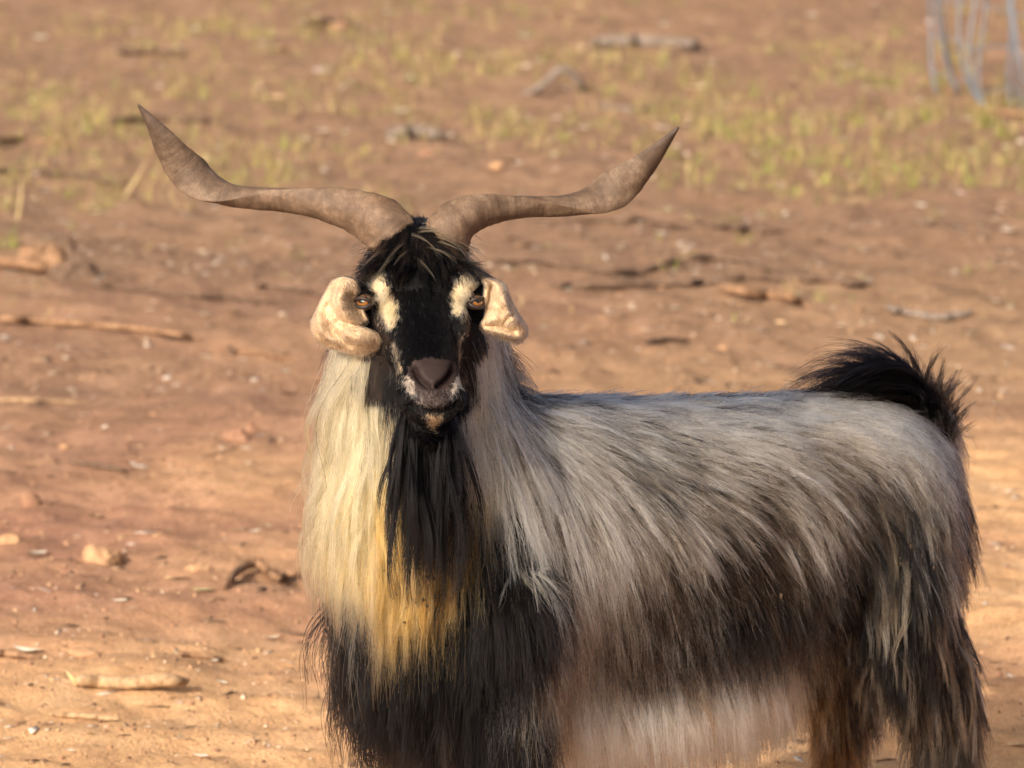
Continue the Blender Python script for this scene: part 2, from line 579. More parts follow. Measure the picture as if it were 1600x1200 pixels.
# px, py, flow (dx, dy), length, colour A, colour B, share of B
CT = [
    # neck, viewer's left: cream and gold mane
    (600, 400, (-.5, 1), .05, K, KB, .3), (720, 400, (.5, 1), .05, K, KB, .3), (660, 372, (0, 1), .05, K, KB, .3), (655, 330, (0, 1), .06, K, KB, .3),
    (546, 540, (-.03, 1), .19, PG, CR, .4), (546, 580, (-.03, 1), .20, PG, CR, .4), (552, 620, (-.03, 1), .20, PG, GO, .12), (560, 670, (-.03, 1), .20, PG, GO, .2), (575, 730, (-.0, 1), .20, PG, GO, .4),
    (572, 580, (-.03, 1), .18, PG, GO, .15), (580, 640, (-.03, 1), .19, PG, GO, .3), (610, 800, (.06, 1), .22, GO, PG, .5), (640, 740, (0, 1), .22, GO, PG, .3), (665, 800, (.05, 1), .20, GO, AM, .3), (630, 860, (.05, 1), .20, GO, AM, .4), (610, 720, (0, 1), .21, GO, PG, .5),
    (570, 870, (-.05, 1), .12, K, CR, .35), (685, 840, (.0, 1), .17, AM, GO, .4), (705, 760, (0, 1), .15, GO, AM, .5), (550, 800, (.05, 1), .15, PG, GO, .4), (690, 740, (0, 1), .18, GO, PG, .4),
    (610, 620, (0, 1), .09, K, KB, .4), (612, 570, (0, 1), .08, K, KB, .4), (650, 690, (0, 1), .09, K, KB, .5), (690, 690, (0, 1), .08, K, KB, .5),
    (745, 560, (.05, 1), .19, CW, WX, .4), (752, 600, (.05, 1), .19, CW, WX, .4), (770, 640, (.08, 1), .19, CW, WX, .5), (755, 680, (.05, 1), .15, CW, WX, .5), (785, 680, (.15, 1), .16, WX, CW, .4),
    (708, 600, (0, 1), .08, K, DB, .4),
    # chest front, black
    (540, 900, (-.1, 1), .19, KB, K, .5), (520, 980, (-.06, 1), .23, K, KB, .5), (600, 960, (0, 1), .15, K, KB, .4), (560, 1080, (-.02, 1), .20, K, KB, .5),
    (690, 950, (0, 1), .13, K, KB, .4), (640, 1060, (0, 1), .18, K, DB, .3), (760, 820, (.1, 1), .13, K, KB, .4), (790, 900, (.1, 1), .14, K, KB, .4),
    (820, 1000, (.05, 1), .13, K, KB, .4), (740, 1060, (0, 1), .17, KB, K, .4), (700, 1150, (0, 1), .16, K, DB, .3), (820, 1120, (0, 1), .15, K, KB, .3),
    (850, 850, (.1, 1), .13, K, GR, .25),
    # shoulder and withers
    (830, 640, (.5, 1), .14, DB, WH, .5), (830, 720, (.3, 1), .14, DB, WH, .5), (850, 770, (.2, 1), .13, DB, WH, .4), (880, 620, (.8, .6), .12, KB, WH, .45), (830, 600, (.7, .8), .12, K, GR, .3),
    (930, 630, (1, .45), .13, GR, WH, .55), (900, 700, (.6, .9), .14, LG, WH, .55), (980, 690, (1, .7), .12, LG, WH, .5),
    (900, 790, (.3, 1), .13, LG, WH, .35), (920, 880, (.2, 1), .12, LG, WH, .30), (900, 960, (.1, 1), .12, LG, WH, .25), (890, 1040, (.1, 1), .11, LG, BR, .25),
    # back line
    (1000, 620, (1, .1), .09, KB, GR, .3), (1100, 618, (1, .03), .08, KB, GR, .3), (1200, 622, (1, 0), .08, GR, WH, .4),
    # upper flank
    (1050, 660, (1, .3), .10, LG, WH, .5), (1150, 650, (1, .1), .09, LG, WH, .6), (1270, 640, (1, .12), .09, WH, LG, .4), (1350, 660, (1, .35), .09, WH, LG, .35),
    (1420, 700, (.5, .9), .09, LG, WH, .5), (1000, 770, (.7, .8), .09, GR, LG, .45), (1100, 740, (1, .35), .08, GR, LG, .45), (1250, 730, (1, .2), .08, GR, LG, .35),
    (980, 850, (.4, 1), .10, LG, WH, .4), (1060, 840, (.6, .8), .08, GR, LG, .4), (1180, 820, (1, .5), .07, DB, GR, .5), (1120, 860, (.7, .8), .07, DB, GR, .45), (1040, 900, (.45, 1), .08, DB, GR, .45), (1320, 800, (.8, .75), .08, GR, DB, .4),
    (1400, 790, (.45, 1), .09, DB, GR, .5), (1480, 760, (.1, 1), .10, DB, LG, .4), (1440, 740, (.35, 1), .09, GR, LG, .45), (1460, 810, (.15, 1), .11, DB, LG, .35), (1505, 830, (.05, 1), .12, GR, LG, .5),
    # lower flank, dark
    (980, 1000, (.2, 1), .09, DB, KB, .4), (1020, 960, (.3, 1), .09, DB, GR, .3), (1060, 960, (.4, 1), .08, KB, DB, .45), (1160, 920, (.6, .9), .08, KB, DB, .5), (1260, 900, (.8, .7), .08, DB, KB, .5), (1110, 920, (.6, .9), .07, KB, DB, .45), (1000, 930, (.3, 1), .08, DB, GR, .4), (1230, 860, (.9, .6), .07, DB, GR, .4),
    (1000, 1050, (.1, 1), .07, DB, K, .4), (1120, 1020, (.3, 1), .07, DB, K, .4), (1220, 990, (.4, 1), .08, DB, K, .3), (1340, 900, (.5, 1), .09, KB, DB, .4),
    # belly, cream
    (1000, 1085, (.25, 1), .14, WH, CR, .4), (1100, 1078, (.35, 1), .13, WH, CR, .4), (1180, 1068, (.3, 1), .12, WH, CR, .4), (920, 1090, (.2, 1), .14, BR, CR, .5), (1050, 1098, (.25, 1), .14, CR, WH, .5),
    # thigh and hind legs
    (1400, 880, (.2, 1), .11, KB, K, .4), (1480, 860, (.05, 1), .13, GR, LG, .4), (1500, 950, (.05, 1), .13, GR, LG, .35), (1430, 980, (.05, 1), .12, K, DB, .4),
    (1350, 980, (0, 1), .11, K, KB, .4), (1340, 1060, (0, 1), .11, KB, K, .4), (1380, 1100, (0, 1), .12, K, BR, .3), (1460, 1080, (.05, 1), .13, GR, DB, .5), (1500, 1120, (.05, 1), .12, GR, KB, .5),
    (1300, 1130, (0, 1), .09, BR, AM, .4),
]
cpos, cflow, clen, cA, cB, cp = [], [], [], [], [], []
for (px, py, fl, ln, a, b_, pb) in CT:
    q, n = hit(px, py)
    fw = np.array(RGT) * fl[0] - np.array(UPV) * fl[1]
    fw = fw - n * (fw @ n) * 0.9
    fw /= np.linalg.norm(fw)
    cpos.append(q); cflow.append(fw); clen.append(ln); cA.append(a); cB.append(b_); cp.append(pb)
for (q, fl, ln, a, b_, pb) in (
        [(B(u_, .05, .395), Vector((.20, 0, -1)), .165, WH, CR, .4) for u_ in (.16, .24, .32, .40, .48, .56, .62)] + [(B(u_, .0, .39), Vector((.15, 0, -1)), .15, CR, WH, .5) for u_ in (.16, .3, .45, .6)]
        + [(B(u_, .105, .415), Vector((.25, 0, -1)), .16, WH, CR, .4) for u_ in (.20, .28, .36, .44, .52, .60)]
        + [(B(u_, .16, z_), Vector((.22, 0, -1)), .08, KB, DB, .4) for u_ in (.22, .30, .38, .46, .54, .62) for z_ in (.445, .485)] + [(B(.14, .13, .43), Vector((.1, 0, -1)), .12, BR, CR, .4)]
        + [(B(.975, v_, z_), Vector((0, 0, -1)), .10, DB, LG, .45) for v_ in (-.05, 0, .05) for z_ in (.70, .64, .58)]
        + [(B(u_, 0, z_), -Fv + Vector((0, 0, -.1)), .08, KB, GR, .3) for u_, z_ in ((.05, .84), (.13, .845), (.21, .84), (.29, .833), (.37, .825), (.45, .82), (.53, .813))]
        + [(B(u_, .055, z_), -Fv + Lv * .35 + Vector((0, 0, -.2)), .09, LG, WH, .5) for u_, z_ in ((.13, .83), (.21, .825), (.29, .818), (.37, .81), (.45, .805))]
        + [(B(.94, v_, z_), Vector((0, 0, -1)), .11, GR, KB, .5) for v_ in (-.09, 0, .09) for z_ in (.56, .48)]
        + [(B(u_, v_, z_), Vector((0, 0, -1)), l_, K, KB, .4) for u_, v_, z_, l_ in ((-.10, -.10, .50, .22), (-.04, -.14, .50, .22), (.04, -.15, .46, .20), (-.12, 0, .45, .20), (.03, -.15, .38, .14), (.03, .15, .40, .15), (.08, .15, .38, .13))]
        + [(B(.80, -.105, .36), Vector((0, 0, -1)), .09, BR, AM, .4), (B(.83, -.105, .26), Vector((0, 0, -1)), .07, BR, DB, .4), (B(.93, .105, .33), Vector((0, 0, -1)), .11, GR, K, .5), (B(.89, .13, .36), Vector((0, 0, -1)), .13, GR, K, .5)]):
    cpos.append(np.array(q)); cflow.append(np.array(fl.normalized())); clen.append(ln); cA.append(a); cB.append(b_); cp.append(pb)
cpos = np.array(cpos); cflow = np.array(cflow); clen = np.array(clen); cA = np.array(cA); cB = np.array(cB); cp = np.array(cp)
# the far side of the animal wears the same coat: mirror about the body's midplane (trunk only)
Lnp = np.array(Lv); BOn = np.array(BO)
side = (cpos - BOn) @ Lnp
keep = (side > 0.04) & ((cpos - BOn) @ np.array(-Fv) > 0.02)
mp_ = cpos[keep] - 2 * side[keep][:, None] * Lnp
mf_ = cflow[keep] - 2 * (cflow[keep] @ Lnp)[:, None] * Lnp
cpos = np.vstack([cpos, mp_]); cflow = np.vstack([cflow, mf_])
clen = np.concatenate([clen, clen[keep]]); cA = np.vstack([cA, cA[keep]]); cB = np.vstack([cB, cB[keep]]); cp = np.concatenate([cp, cp[keep]])


def coat(p, jitter=0.012):
    """flow, length, colour A, colour B, share at skin points p"""
    p = p + rng.normal(0, jitter, p.shape)
    d2 = ((p[:, None, :] - cpos[None]) ** 2).sum(-1)
    dm = d2.min(1, keepdims=True)
    w = np.exp(-(d2 - dm) / (2 * np.where(p[:, 0:1] > .06, .042, .028) ** 2))
    w /= w.sum(1, keepdims=True)
    fl = w @ cflow
    fl /= np.linalg.norm(fl, axis=1)[:, None] + 1e-9
    if jitter > 0:
        ch = np.minimum((np.cumsum(w, 1) < rng.random((len(p), 1))).sum(1), len(cp) - 1)
        return fl, w @ clen, cA[ch], cB[ch], cp[ch]
    return fl, w @ clen, np.exp(w @ np.log(cA)), np.exp(w @ np.log(cB)), w @ cp


# skin colour
skin = np.zeros((len(bco), 4)); skin[:, 3] = 1
for i in range(0, len(bco), 20000):
    _, _, a, b_, p_ = coat(bco[i:i + 20000], 0.0)
    skin[i:i + 20000, :3] = (a * (1 - p_[:, None]) + b_ * p_[:, None]) * 0.55
is_head = (hc[:, 1] > -.055) & (hc[:, 1] < .34) & (np.abs(hc[:, 0]) < .115) & (hc[:, 2] > -.105 - .25 * np.clip(.06 - hc[:, 1], 0, 1)) & (hc[:, 2] < .05)
is_head |= (hc[:, 1] > .13) & (hc[:, 1] < .34) & (np.abs(hc[:, 0]) < .1) & (hc[:, 2] > -.15)


FPD = np.array(ray(668, 500)); FPE = np.cross(FPD, np.array(Hx)); FPE /= np.linalg.norm(FPE)
if FPE[2] > 0: FPE = -FPE


def face_uv(p):
    d = np.asarray(p) - np.array(P0)
    return np.stack([d @ np.array(Hx), d @ FPE, d @ FPD], -1)


def hl(px, py):
    q, _ = hit(px, py)
    return face_uv(q)


def in_poly(pt, poly):
    x, y = pt[:, 0], pt[:, 1]
    ins = np.zeros(len(pt), bool)
    n = len(poly)
    for i in range(n):
        x1, y1 = poly[i]; x2, y2 = poly[(i + 1) % n]
        c = ((y1 > y) != (y2 > y)) & (x < (x2 - x1) * (y - y1) / (y2 - y1 + 1e-12) + x1)
        ins ^= c
    return ins


FW = (.56, .45, .28)
LW = (.40, .34, .28)
MARKS = [
    (FW, [(562, 414), (582, 412), (604, 438), (622, 472), (624, 496), (614, 514), (603, 510), (594, 492), (584, 468), (568, 452)]),
    (FW, [(746, 406), (730, 414), (714, 438), (702, 462), (702, 484), (714, 496), (727, 486), (736, 466), (744, 446)]),
    (CR, [(610, 528), (618, 530), (625, 556), (630, 580), (622, 582), (614, 562)]),
    (CR, [(717, 520), (722, 520), (721, 560), (719, 588), (713, 588), (715, 560)]),
    (LW, [(628, 588), (641, 586), (648, 606), (652, 620), (640, 616), (630, 602)]),
    (LW, [(712, 588), (720, 586), (716, 606), (704, 622), (700, 614), (708, 602)]),
    (CR, [(660, 647), (694, 647), (689, 660), (681, 670), (676, 680), (670, 668)]),
]
def fpoly(poly):
    q = np.array([hl(*p) for p in poly])
    return [tuple(v[:2]) for v in q], q[:, 2].min() - .012, q[:, 2].max() + .016


MARKS = [(np.array(c), fpoly(poly)) for c, poly in MARKS]
NOSE = fpoly([(637, 574), (647, 562), (676, 557), (705, 562), (716, 574), (714, 590), (702, 604), (690, 611), (664, 611), (650, 604), (639, 590)])
LIPS = fpoly([(648, 604), (676, 608), (704, 604), (706, 628), (694, 640), (660, 640), (646, 628)])


def head_col(p, jit=0.0015):
    l = to_head(p)
    q = face_uv(p)
    q[:, :2] += rng.normal(0, jit, (len(l), 2))

    def inside(fp): return in_poly(q, fp[0]) & (q[:, 2] > fp[1]) & (q[:, 2] < fp[2])
    c = np.tile(np.array(K), (len(p), 1))
    br = (l[:, 1] < .05)
    c[br] = np.array(KB)
    # dark brown cheeks below the eyes
    chk = (np.abs(l[:, 0]) > .055) & (l[:, 1] > .085) & (l[:, 1] < .17)
    c[chk] = np.array((.020, .014, .011))
    for col, fp in MARKS:
        c[inside(fp)] = col
    nose = inside(NOSE)
    c[nose] = (.024, .0155, .0135)
    lips = inside(LIPS) & ~nose
    c[lips] = (.045, .033, .030)
    return c, nose, lips


hcol, hnose, hlips = head_col(bco[is_head], 0.0005)
skin[is_head, :3] = hcol * np.where(hnose | hlips, 1.0, 0.7)[:, None]
inn = nos_d < .0052
skin[inn, :3] = (.012, .006, .005)
ca = bme.color_attributes.new('col', 'FLOAT_COLOR', 'POINT')
ca.data.foreach_set('color', skin.astype(np.float32).ravel())

m, nt, out = newmat('goat_skin')
h = NT(nt)
a_ = h.n('ShaderNodeAttribute', attribute_name='col')
geo = h.n('ShaderNodeNewGeometry')
b = h.n('ShaderNodeBsdfPrincipled')
v_ = h.ramp(h.noise(90, 6, 0.7, geo.outputs['Position']), [(0.3, (.75, .75, .75)), (0.7, (1.2, 1.2, 1.2))])
h.l(h.mix(1.0, a_.outputs['Color'], v_, 'MULTIPLY'), b.inputs['Base Color'])
b.inputs['Roughness'].default_value = 0.62
b.inputs['Specular IOR Level'].default_value = 0.16
bp = h.n('ShaderNodeBump', i_Strength=0.5, i_Distance=0.0015)
h.l(h.noise(420, 5, 0.7, geo.outputs['Position']), bp.inputs['Height'])
h.l(bp.outputs[0], b.inputs['Normal'])
h.l(b.outputs[0], out.inputs['Surface'])
bme.materials.clear(); bme.materials.append(m)

# ------------------------------------------------------------------ hair
m, nt, out = newmat('goat_hair')
h = NT(nt)
a_ = h.n('ShaderNodeAttribute', attribute_name='col')
hb = h.n('ShaderNodeBsdfHairPrincipled')
hb.model = 'CHIANG'
hb.parametrization = 'COLOR'
h.l(a_.outputs['Color'], hb.inputs['Color'])
hb.inputs['Roughness'].default_value = 0.38
hb.inputs['Radial Roughness'].default_value = 0.5
hb.inputs['Coat'].default_value = 0.0
hb.inputs['IOR'].default_value = 1.22
h.l(hb.outputs[0], out.inputs['Surface'])
HAIR = m


def unit(a): return a / (np.linalg.norm(a, axis=-1, keepdims=True) + 1e-9)


tri_a = np.cross(bco[tri[:, 1]] - bco[tri[:, 0]], bco[tri[:, 2]] - bco[tri[:, 0]])
tri_area = np.linalg.norm(tri_a, axis=1) / 2
tri_n = unit(tri_a)


def sample(n, mask):
    """n random skin points on triangles whose three vertices pass the mask"""
    w = tri_area * mask[tri].all(1)
    t = rng.choice(len(tri), n, p=w / w.sum())
    r1 = np.sqrt(rng.random(n))[:, None]; r2 = rng.random(n)[:, None]
    p = bco[tri[t, 0]] * (1 - r1) + bco[tri[t, 1]] * r1 * (1 - r2) + bco[tri[t, 2]] * r1 * r2
    nn = unit(bno[tri[t, 0]] + bno[tri[t, 1]] + bno[tri[t, 2]])
    return p, nn


def grow(R, N, F, L, npts, lift, grav, wave=0.0, minoff=0.004, offgrow=0.02, stiff=0.0):
    n = len(R)
    lift = np.broadcast_to(np.asarray(lift, float), (n,))[:, None]
    grav = np.broadcast_to(np.asarray(grav, float), (n,))[:, None]
    pos = R.copy(); d = unit(F * (1 - lift) + N * lift)
    pts = [pos.copy()]
    step = (L / (npts - 1))[:, None]
    bend = rng.normal(0, 1, (n, 3)); ph = rng.random((n, 1)) * 6.28
    for k in range(1, npts):
        t = k / (npts - 1)
        d = unit(d + grav * np.array([0, 0, -1.0]) * step * 12 + wave * bend * np.sin(ph + t * 7) * step * 10)
        pos = pos + d * step
        off = minoff + offgrow * t * L
        for i in range(n):
            loc, nor, _, _ = BVH.find_nearest(pos[i])
            nn = np.array(nor); q = pos[i] - np.array(loc)
            s = q @ nn
            if s < off[i]:
                pos[i] = pos[i] + nn * (off[i] - s)
                dn = d[i] @ nn
                if dn < 0: d[i] = d[i] - nn * dn
        d = unit(d)
        pts.append(pos.copy())
    return np.stack(pts, 1)            # n, npts, 3


def children(G_, N, col, m_, spread, clump, frizz, lenvar, colvar, col2=None, mixp=.4):
    """m_ strands round each guide, drawn together towards the tip"""
    n, k, _ = G_.shape
    out, cols = [], []
    t = np.linspace(0, 1, k)
    for c in range(m_):
        o = rng.normal(0, 1, (n, 3)) * spread
        o = o - N * (o * N).sum(1, keepdims=True)
        lf = 1 - lenvar * rng.random(n) ** 1.5
        tt = t[None] * lf[:, None] * (k - 1)
        i0 = np.minimum(tt.astype(int), k - 2); f = (tt - i0)[..., None]
        ar = np.arange(n)[:, None]
        p = G_[ar, i0] * (1 - f) + G_[ar, i0 + 1] * f
        cl = clump * (0.6 + 0.7 * rng.random(n))
        stray = rng.random(n) < 0.08
        cl[stray] = -0.8
        p = p + o[:, None, :] * (1 - cl[:, None, None] * t[None, :, None])
        w1 = rng.normal(0, 1, (n, 1, 3)); w2 = rng.normal(0, 1, (n, 1, 3))
        Ls = np.linalg.norm(G_[:, -1] - G_[:, 0], axis=1)[:, None, None]
        p = p + frizz * Ls * (w1 * (t ** 1.5)[None, :, None] + 0.5 * w2 * np.sin(t * 9 + c)[None, :, None] * t[None, :, None])
        out.append(p)
        base = col if col2 is None else np.where(rng.random((n, 1)) < mixp, col2, col)
        cols.append(base * np.exp(rng.normal(0, colvar, (n, 1))))
    return np.concatenate(out), np.concatenate(cols)


def hair_object(name, pts, cols, r0, r1, parent):
    n, k, _ = pts.shape
    hcv = bpy.data.hair_curves.new(name)
    hcv.add_curves([k] * n)
    hcv.attributes['position'].data.foreach_set('vector', pts.astype(np.float32).ravel())
    ra = hcv.attributes.get('radius') or hcv.attributes.new('radius', 'FLOAT', 'POINT')
    t = np.linspace(0, 1, k)
    prof = (r0 * (1 - t ** 2) + r1 * t ** 2)
    rad = np.tile(prof, (n, 1)) * np.exp(rng.normal(0, .2, (n, 1)))
    ra.data.foreach_set('value', rad.astype(np.float32).ravel())
    cc = np.ones((n, 4), np.float32); cc[:, :3] = np.clip(cols, 0, .95)
    c_ = hcv.attributes.new('col', 'FLOAT_COLOR', 'CURVE')
    c_.data.foreach_set('color', cc.ravel())
    hcv.materials.append(HAIR)
    o = link(name, hcv, parent)
    return tag(o, kind='stuff')


def pick(a, b_, p_):
    s = rng.random(len(p_)) < p_
    return np.where(s[:, None], b_, a)


horn_zone = (hc[:, 1] < .045) & (hc[:, 2] > -.05)
in_nose_l = np.zeros(len(bco), bool)
tmp_idx = np.where(is_head)[0]
in_nose_l[tmp_idx] = hnose
eye_near = np.minimum(np.linalg.norm(hc - np.array([.080, .092, -.020]), axis=1), np.linalg.norm(hc - np.array([-.080, .092, -.020]), axis=1)) < .019
trunk = ~is_head
low = bco[:, 2] < 0.16

#%%FUR
# trunk, neck and legs
NG = 15000
R, N = sample(NG, trunk & ~low)
F, L, A, Bc, pb = coat(R)
uB = (R - BOn) @ np.array(-Fv)
isneck = (L > .145)
# streaks: whole locks change colour together
colr = pick(A, Bc, pb) * np.exp(rng.normal(0, .16, (NG, 1)))
_, _, A2, B2, pb2 = coat(R)
colr2 = pick(A2, B2, pb2)
L = L * (0.75 + 0.5 * rng.random(NG))
L = np.where(isneck, L * (.75 + .4 * rng.random(NG)), L)
thin = isneck & (rng.random(NG) < .35)
L = np.where(thin, L * .5, L)
F = unit(F + rng.normal(0, .12, F.shape))
for nm, sel, kk, lift, grav, wave, off, cnt, spread, clump, rr in (
        ('coat', ~isneck, 8, .18, .42, .12, .004, 11, .0068, .66, .00044),
        ('mane', isneck, 14, .12, 1.0, .55, .004, 20, .0110, .86, .00044)):
    g = grow(R[sel], N[sel], F[sel], L[sel], kk, lift, grav, wave, .004, off * 8)
    p_, c_ = children(g, N[sel], colr[sel], cnt, spread, clump, .035, .45, .18, colr2[sel], .4 if nm == 'coat' else .15)
    hair_object(nm, p_, c_, rr, rr * .35, goat)
    print(nm, len(p_))

# belly fringe
uu = (bco - BOn) @ np.array(-Fv); vv_ = (bco - BOn) @ Lnp
bmask = trunk & (uu > .16) & (uu < .66) & (bco[:, 2] < .432) & (bco[:, 2] > .37) & (np.abs(vv_) < .17)
R, N = sample(3000, bmask)
F = unit(np.array([.24, -.05, -1.0]) + N * np.array([1, 1, 0]) * .25 + rng.normal(0, .14, R.shape))
g = grow(R, N, F, .06 + .15 * rng.random(len(R)), 11, .10, .5, .30, .004, .03)
bc = np.array([(.84, .73, .55), (.74, .58, .38), (.90, .82, .66), BR])[rng.choice(4, len(R), p=[.42, .2, .35, .03])]
p_, c_ = children(g, N, bc, 16, .006, .80, .02, .4, .18)
hair_object('belly_fringe', p_, c_, .00046, .00016, goat)
# silver locks sweeping back over shoulder and upper flank
sm_ = trunk & (uu > .0) & (uu < .62) & (vv_ > .02) & (bco[:, 2] > .62)
R, N = sample(620, sm_)
F, L, A, Bc, pb = coat(R)
ok = (L < .17) & (rng.random(len(R)) < np.clip(1.15 - ((R - BOn) @ np.array(-Fv)) * 1.1, .25, 1))
R, N, F, L = R[ok], N[ok], F[ok], L[ok]
g = grow(R, N, unit(F + rng.normal(0, .10, F.shape)), L * (.9 + .5 * rng.random(len(R))), 11, .20, .32, .22, .008, .06)
p_, c_ = children(g, N, np.array([WX, (.84, .78, .66), LG])[rng.choice(3, len(R), p=[.45, .35, .2])], 9, .0034, .85, .02, .35, .2)
hair_object('shoulder_lock', p_, c_, .00050, .00017, goat)
# matted locks on thighs and hind legs
hm = trunk & (uu > .70) & (bco[:, 2] < .68) & (bco[:, 2] > .30)
R, N = sample(620, hm)
g = grow(R, N, unit(np.array([.03, 0, -1.0]) + rng.normal(0, .22, R.shape)), .07 + .09 * rng.random(len(R)), 12, .20, .6, .55, .008, .06)
hcx = np.array([GR, LG, (.16, .115, .07), K, (.40, .34, .26)])[rng.choice(5, len(R), p=[.28, .14, .22, .32, .04])]
p_, c_ = children(g, N, hcx, 18, .0055, .90, .02, .35, .25)
hair_object('thigh_lock', p_, c_, .00044, .00016, goat)
# long pale guard hairs lying over the flank
R, N = sample(15000, trunk & (bco[:, 2] > .42))
F, L, A, Bc, pb = coat(R)
lum = (A.sum(1) * (1 - pb) + Bc.sum(1) * pb) / 3
ok = (L < .145) & (rng.random(len(R)) < np.clip((lum - .035) * 6, 0, 1))
R, N, F, L = R[ok], N[ok], F[ok], L[ok]
g = grow(R, N, unit(F + rng.normal(0, .10, F.shape)), L * (.65 + .45 * rng.random(len(R))), 8, .22, .28, .14, .006, .06)
p_, c_ = children(g, N, np.tile(np.array((.82, .76, .64)), (len(R), 1)), 3, .0018, .6, .04, .4, .25)
hair_object('guard_hair', p_, c_, .00060, .00018, goat)
# short face fur
R, N = sample(21000, is_head & ~in_nose_l & ~eye_near)
c_, nz_, lp_ = head_col(R, .0030)
l = to_head(R)
down = np.where(l[:, 1:2] > .085, 1.0, -0.9)
F = unit(np.array(Ha) * down + np.array(Hx) * l[:, 0:1] * 9 + rng.normal(0, .15, R.shape))
F = unit(F - N * (F * N).sum(1, keepdims=True))
L = np.where(l[:, 1] > .2, .007, .010) * (0.7 + .6 * rng.random(len(R)))
L = np.where((l[:, 1] < .03), .020, L)
L = np.where(c_.sum(1) > .8, L * 1.15, L * .85)
L = np.where((l[:, 2] < -.09), .030, L)
g = grow(R, N, F, L, 4, .16, 0.1, .05, .0006, .06)
pale = lp_ & (rng.random(len(c_)) < .3)
c_[pale] = (.32, .28, .24)
g[lp_] = g[lp_][:, :1] + (g[lp_] - g[lp_][:, :1]) * .5
p_, cc = children(g, N, c_, 5, .0022, .35, .05, .5, .2)
hair_object('face_fur', p_, cc, .00040, .00015, goat)

# ------------------------------------------------------------------ forelock, beard, tail
def hair_from(points_n, mask, flow, length, npts, lift, grav, wave, off, cols, pcol, name, cnt, spread, clump, frizz, rr, lenvar=.45):
    R, N = sample(points_n, mask)
    F = flow(R, N)
    L = length(R) * (0.7 + 0.6 * rng.random(len(R)))
    g = grow(R, N, F, L, npts, lift, grav, wave, .004, off)
    ch = rng.choice(len(cols), len(R), p=pcol)
    c_ = np.array(cols)[ch]
    p_, cc = children(g, N, c_, cnt, spread, clump, frizz, lenvar, .2)
    return hair_object(name, p_, cc, rr, rr * .35, goat)


fl_mask = is_head & (hc[:, 1] < .05) & (hc[:, 1] > -.05) & (np.abs(hc[:, 0]) < .075) & (hc[:, 2] > -.03)


def fl_flow(R, N):
    l = to_head(R)
    return unit(np.array(Ha) * 1.0 + np.array(Hx) * (l[:, 0:1] * 9 + rng.normal(0, .22, (len(R), 1))))


hair_from(420, fl_mask, fl_flow, lambda R: np.full(len(R), .050), 8, .20, .5, .12, .06, [K, DB], [.7, .3], 'forelock', 14, .004, .55, .04, .00042)
# a few long tan wisps parted over the brow
R, N = sample(36, fl_mask & (hc[:, 1] < .03))
l = to_head(R)
sg = np.where(l[:, 0:1] + rng.normal(0, .02, (36, 1)) > 0, 1.0, -1.0)
g = grow(R, N, unit(np.array(Ha) * .55 + np.array(Hx) * sg * .75 + rng.normal(0, .15, R.shape)), .075 * (.7 + .7 * rng.random(36)), 10, .45, .9, .12, .006, .12)
p_, cc = children(g, N, np.tile(np.array((.30, .20, .10)), (36, 1)), 5, .002, .5, .02, .4, .3)
hair_object('forelock_wisp', p_, cc, .00042, .00015, goat)
# tufts beside the horn bases, pointing out over the ears
tu_mask = is_head & (hc[:, 1] < .06) & (hc[:, 1] > -.05) & (np.abs(hc[:, 0]) > .050) & (hc[:, 2] < -.01) & (hc[:, 2] > -.09)


def tu_flow(R, N):
    l = to_head(R)
    return unit(np.array(Hx) * np.sign(l[:, 0:1]) + np.array(Ha) * .9 + rng.normal(0, .12, R.shape))


hair_from(300, tu_mask, tu_flow, lambda R: np.full(len(R), .030), 7, .2, .6, .1, .03, [K, KB, DB], [.6, .25, .15], 'temple_tuft', 12, .004, .5, .05, .00042)
# beard under the chin
bd_mask = is_head & (hc[:, 1] > .155) & (hc[:, 1] < .285) & (hc[:, 2] < -.086) & (np.abs(hc[:, 0]) < .034)


def bd_flow(R, N):
    return unit(np.array([0.0, -.35, -1.0]) - np.array(Hx) * to_head(R)[:, 0:1] * 6 + rng.normal(0, .10, R.shape))


hair_from(190, bd_mask, bd_flow, lambda R: np.clip(.21 - 105 * to_head(R)[:, 0] ** 2, .05, .22) * np.where(rng.random(len(R)) < .3, 1.1, .72), 14, .03, 1.0, .24, .01, [K, KB], [.85, .15], 'beard', 20, .0045, .72, .025, .00050)

# separate long locks: black ones in the beard, golden ones over the chest
R, N = sample(90, bd_mask & (np.abs(hc[:, 0]) < .032))
g = grow(R, N, unit(np.array([0.0, -.45, -1.0]) - np.array(Hx) * to_head(R)[:, 0:1] * 5 + rng.normal(0, .18, R.shape)), .18 + .11 * rng.random(90), 18, .03, .9, .55, .006, .03)
p_, cc = children(g, N, np.tile(np.array(K), (90, 1)), 30, .0055, .93, .012, .3, .3)
hair_object('beard_lock', p_, cc, .00046, .00016, goat)
R, N = sample(4000, trunk & (bco[:, 2] > .66) & (bco[:, 0] < -.115))
F, L, A, Bc, pb = coat(R)
gold = (A[:, 0] > .30) & (A[:, 2] < A[:, 0] * .50) & (R[:, 2] < .95) & (rng.random(len(R)) < .40)
R, N, F, L = R[gold], N[gold], F[gold], L[gold]
g = grow(R, N, unit(F + rng.normal(0, .22, F.shape)), L * (.75 + .65 * rng.random(len(R)) ** 1.5), 18, .14, 1.0, .50, .006, .05)
gc = A[gold] * np.exp(rng.normal(0, .12, (gold.sum(), 1)))
p_, cc = children(g, N, gc, 24, .0065, .90, .012, .35, .2)
hair_object('chest_lock', p_, cc, .00044, .00015, goat)
print('locks', len(R))

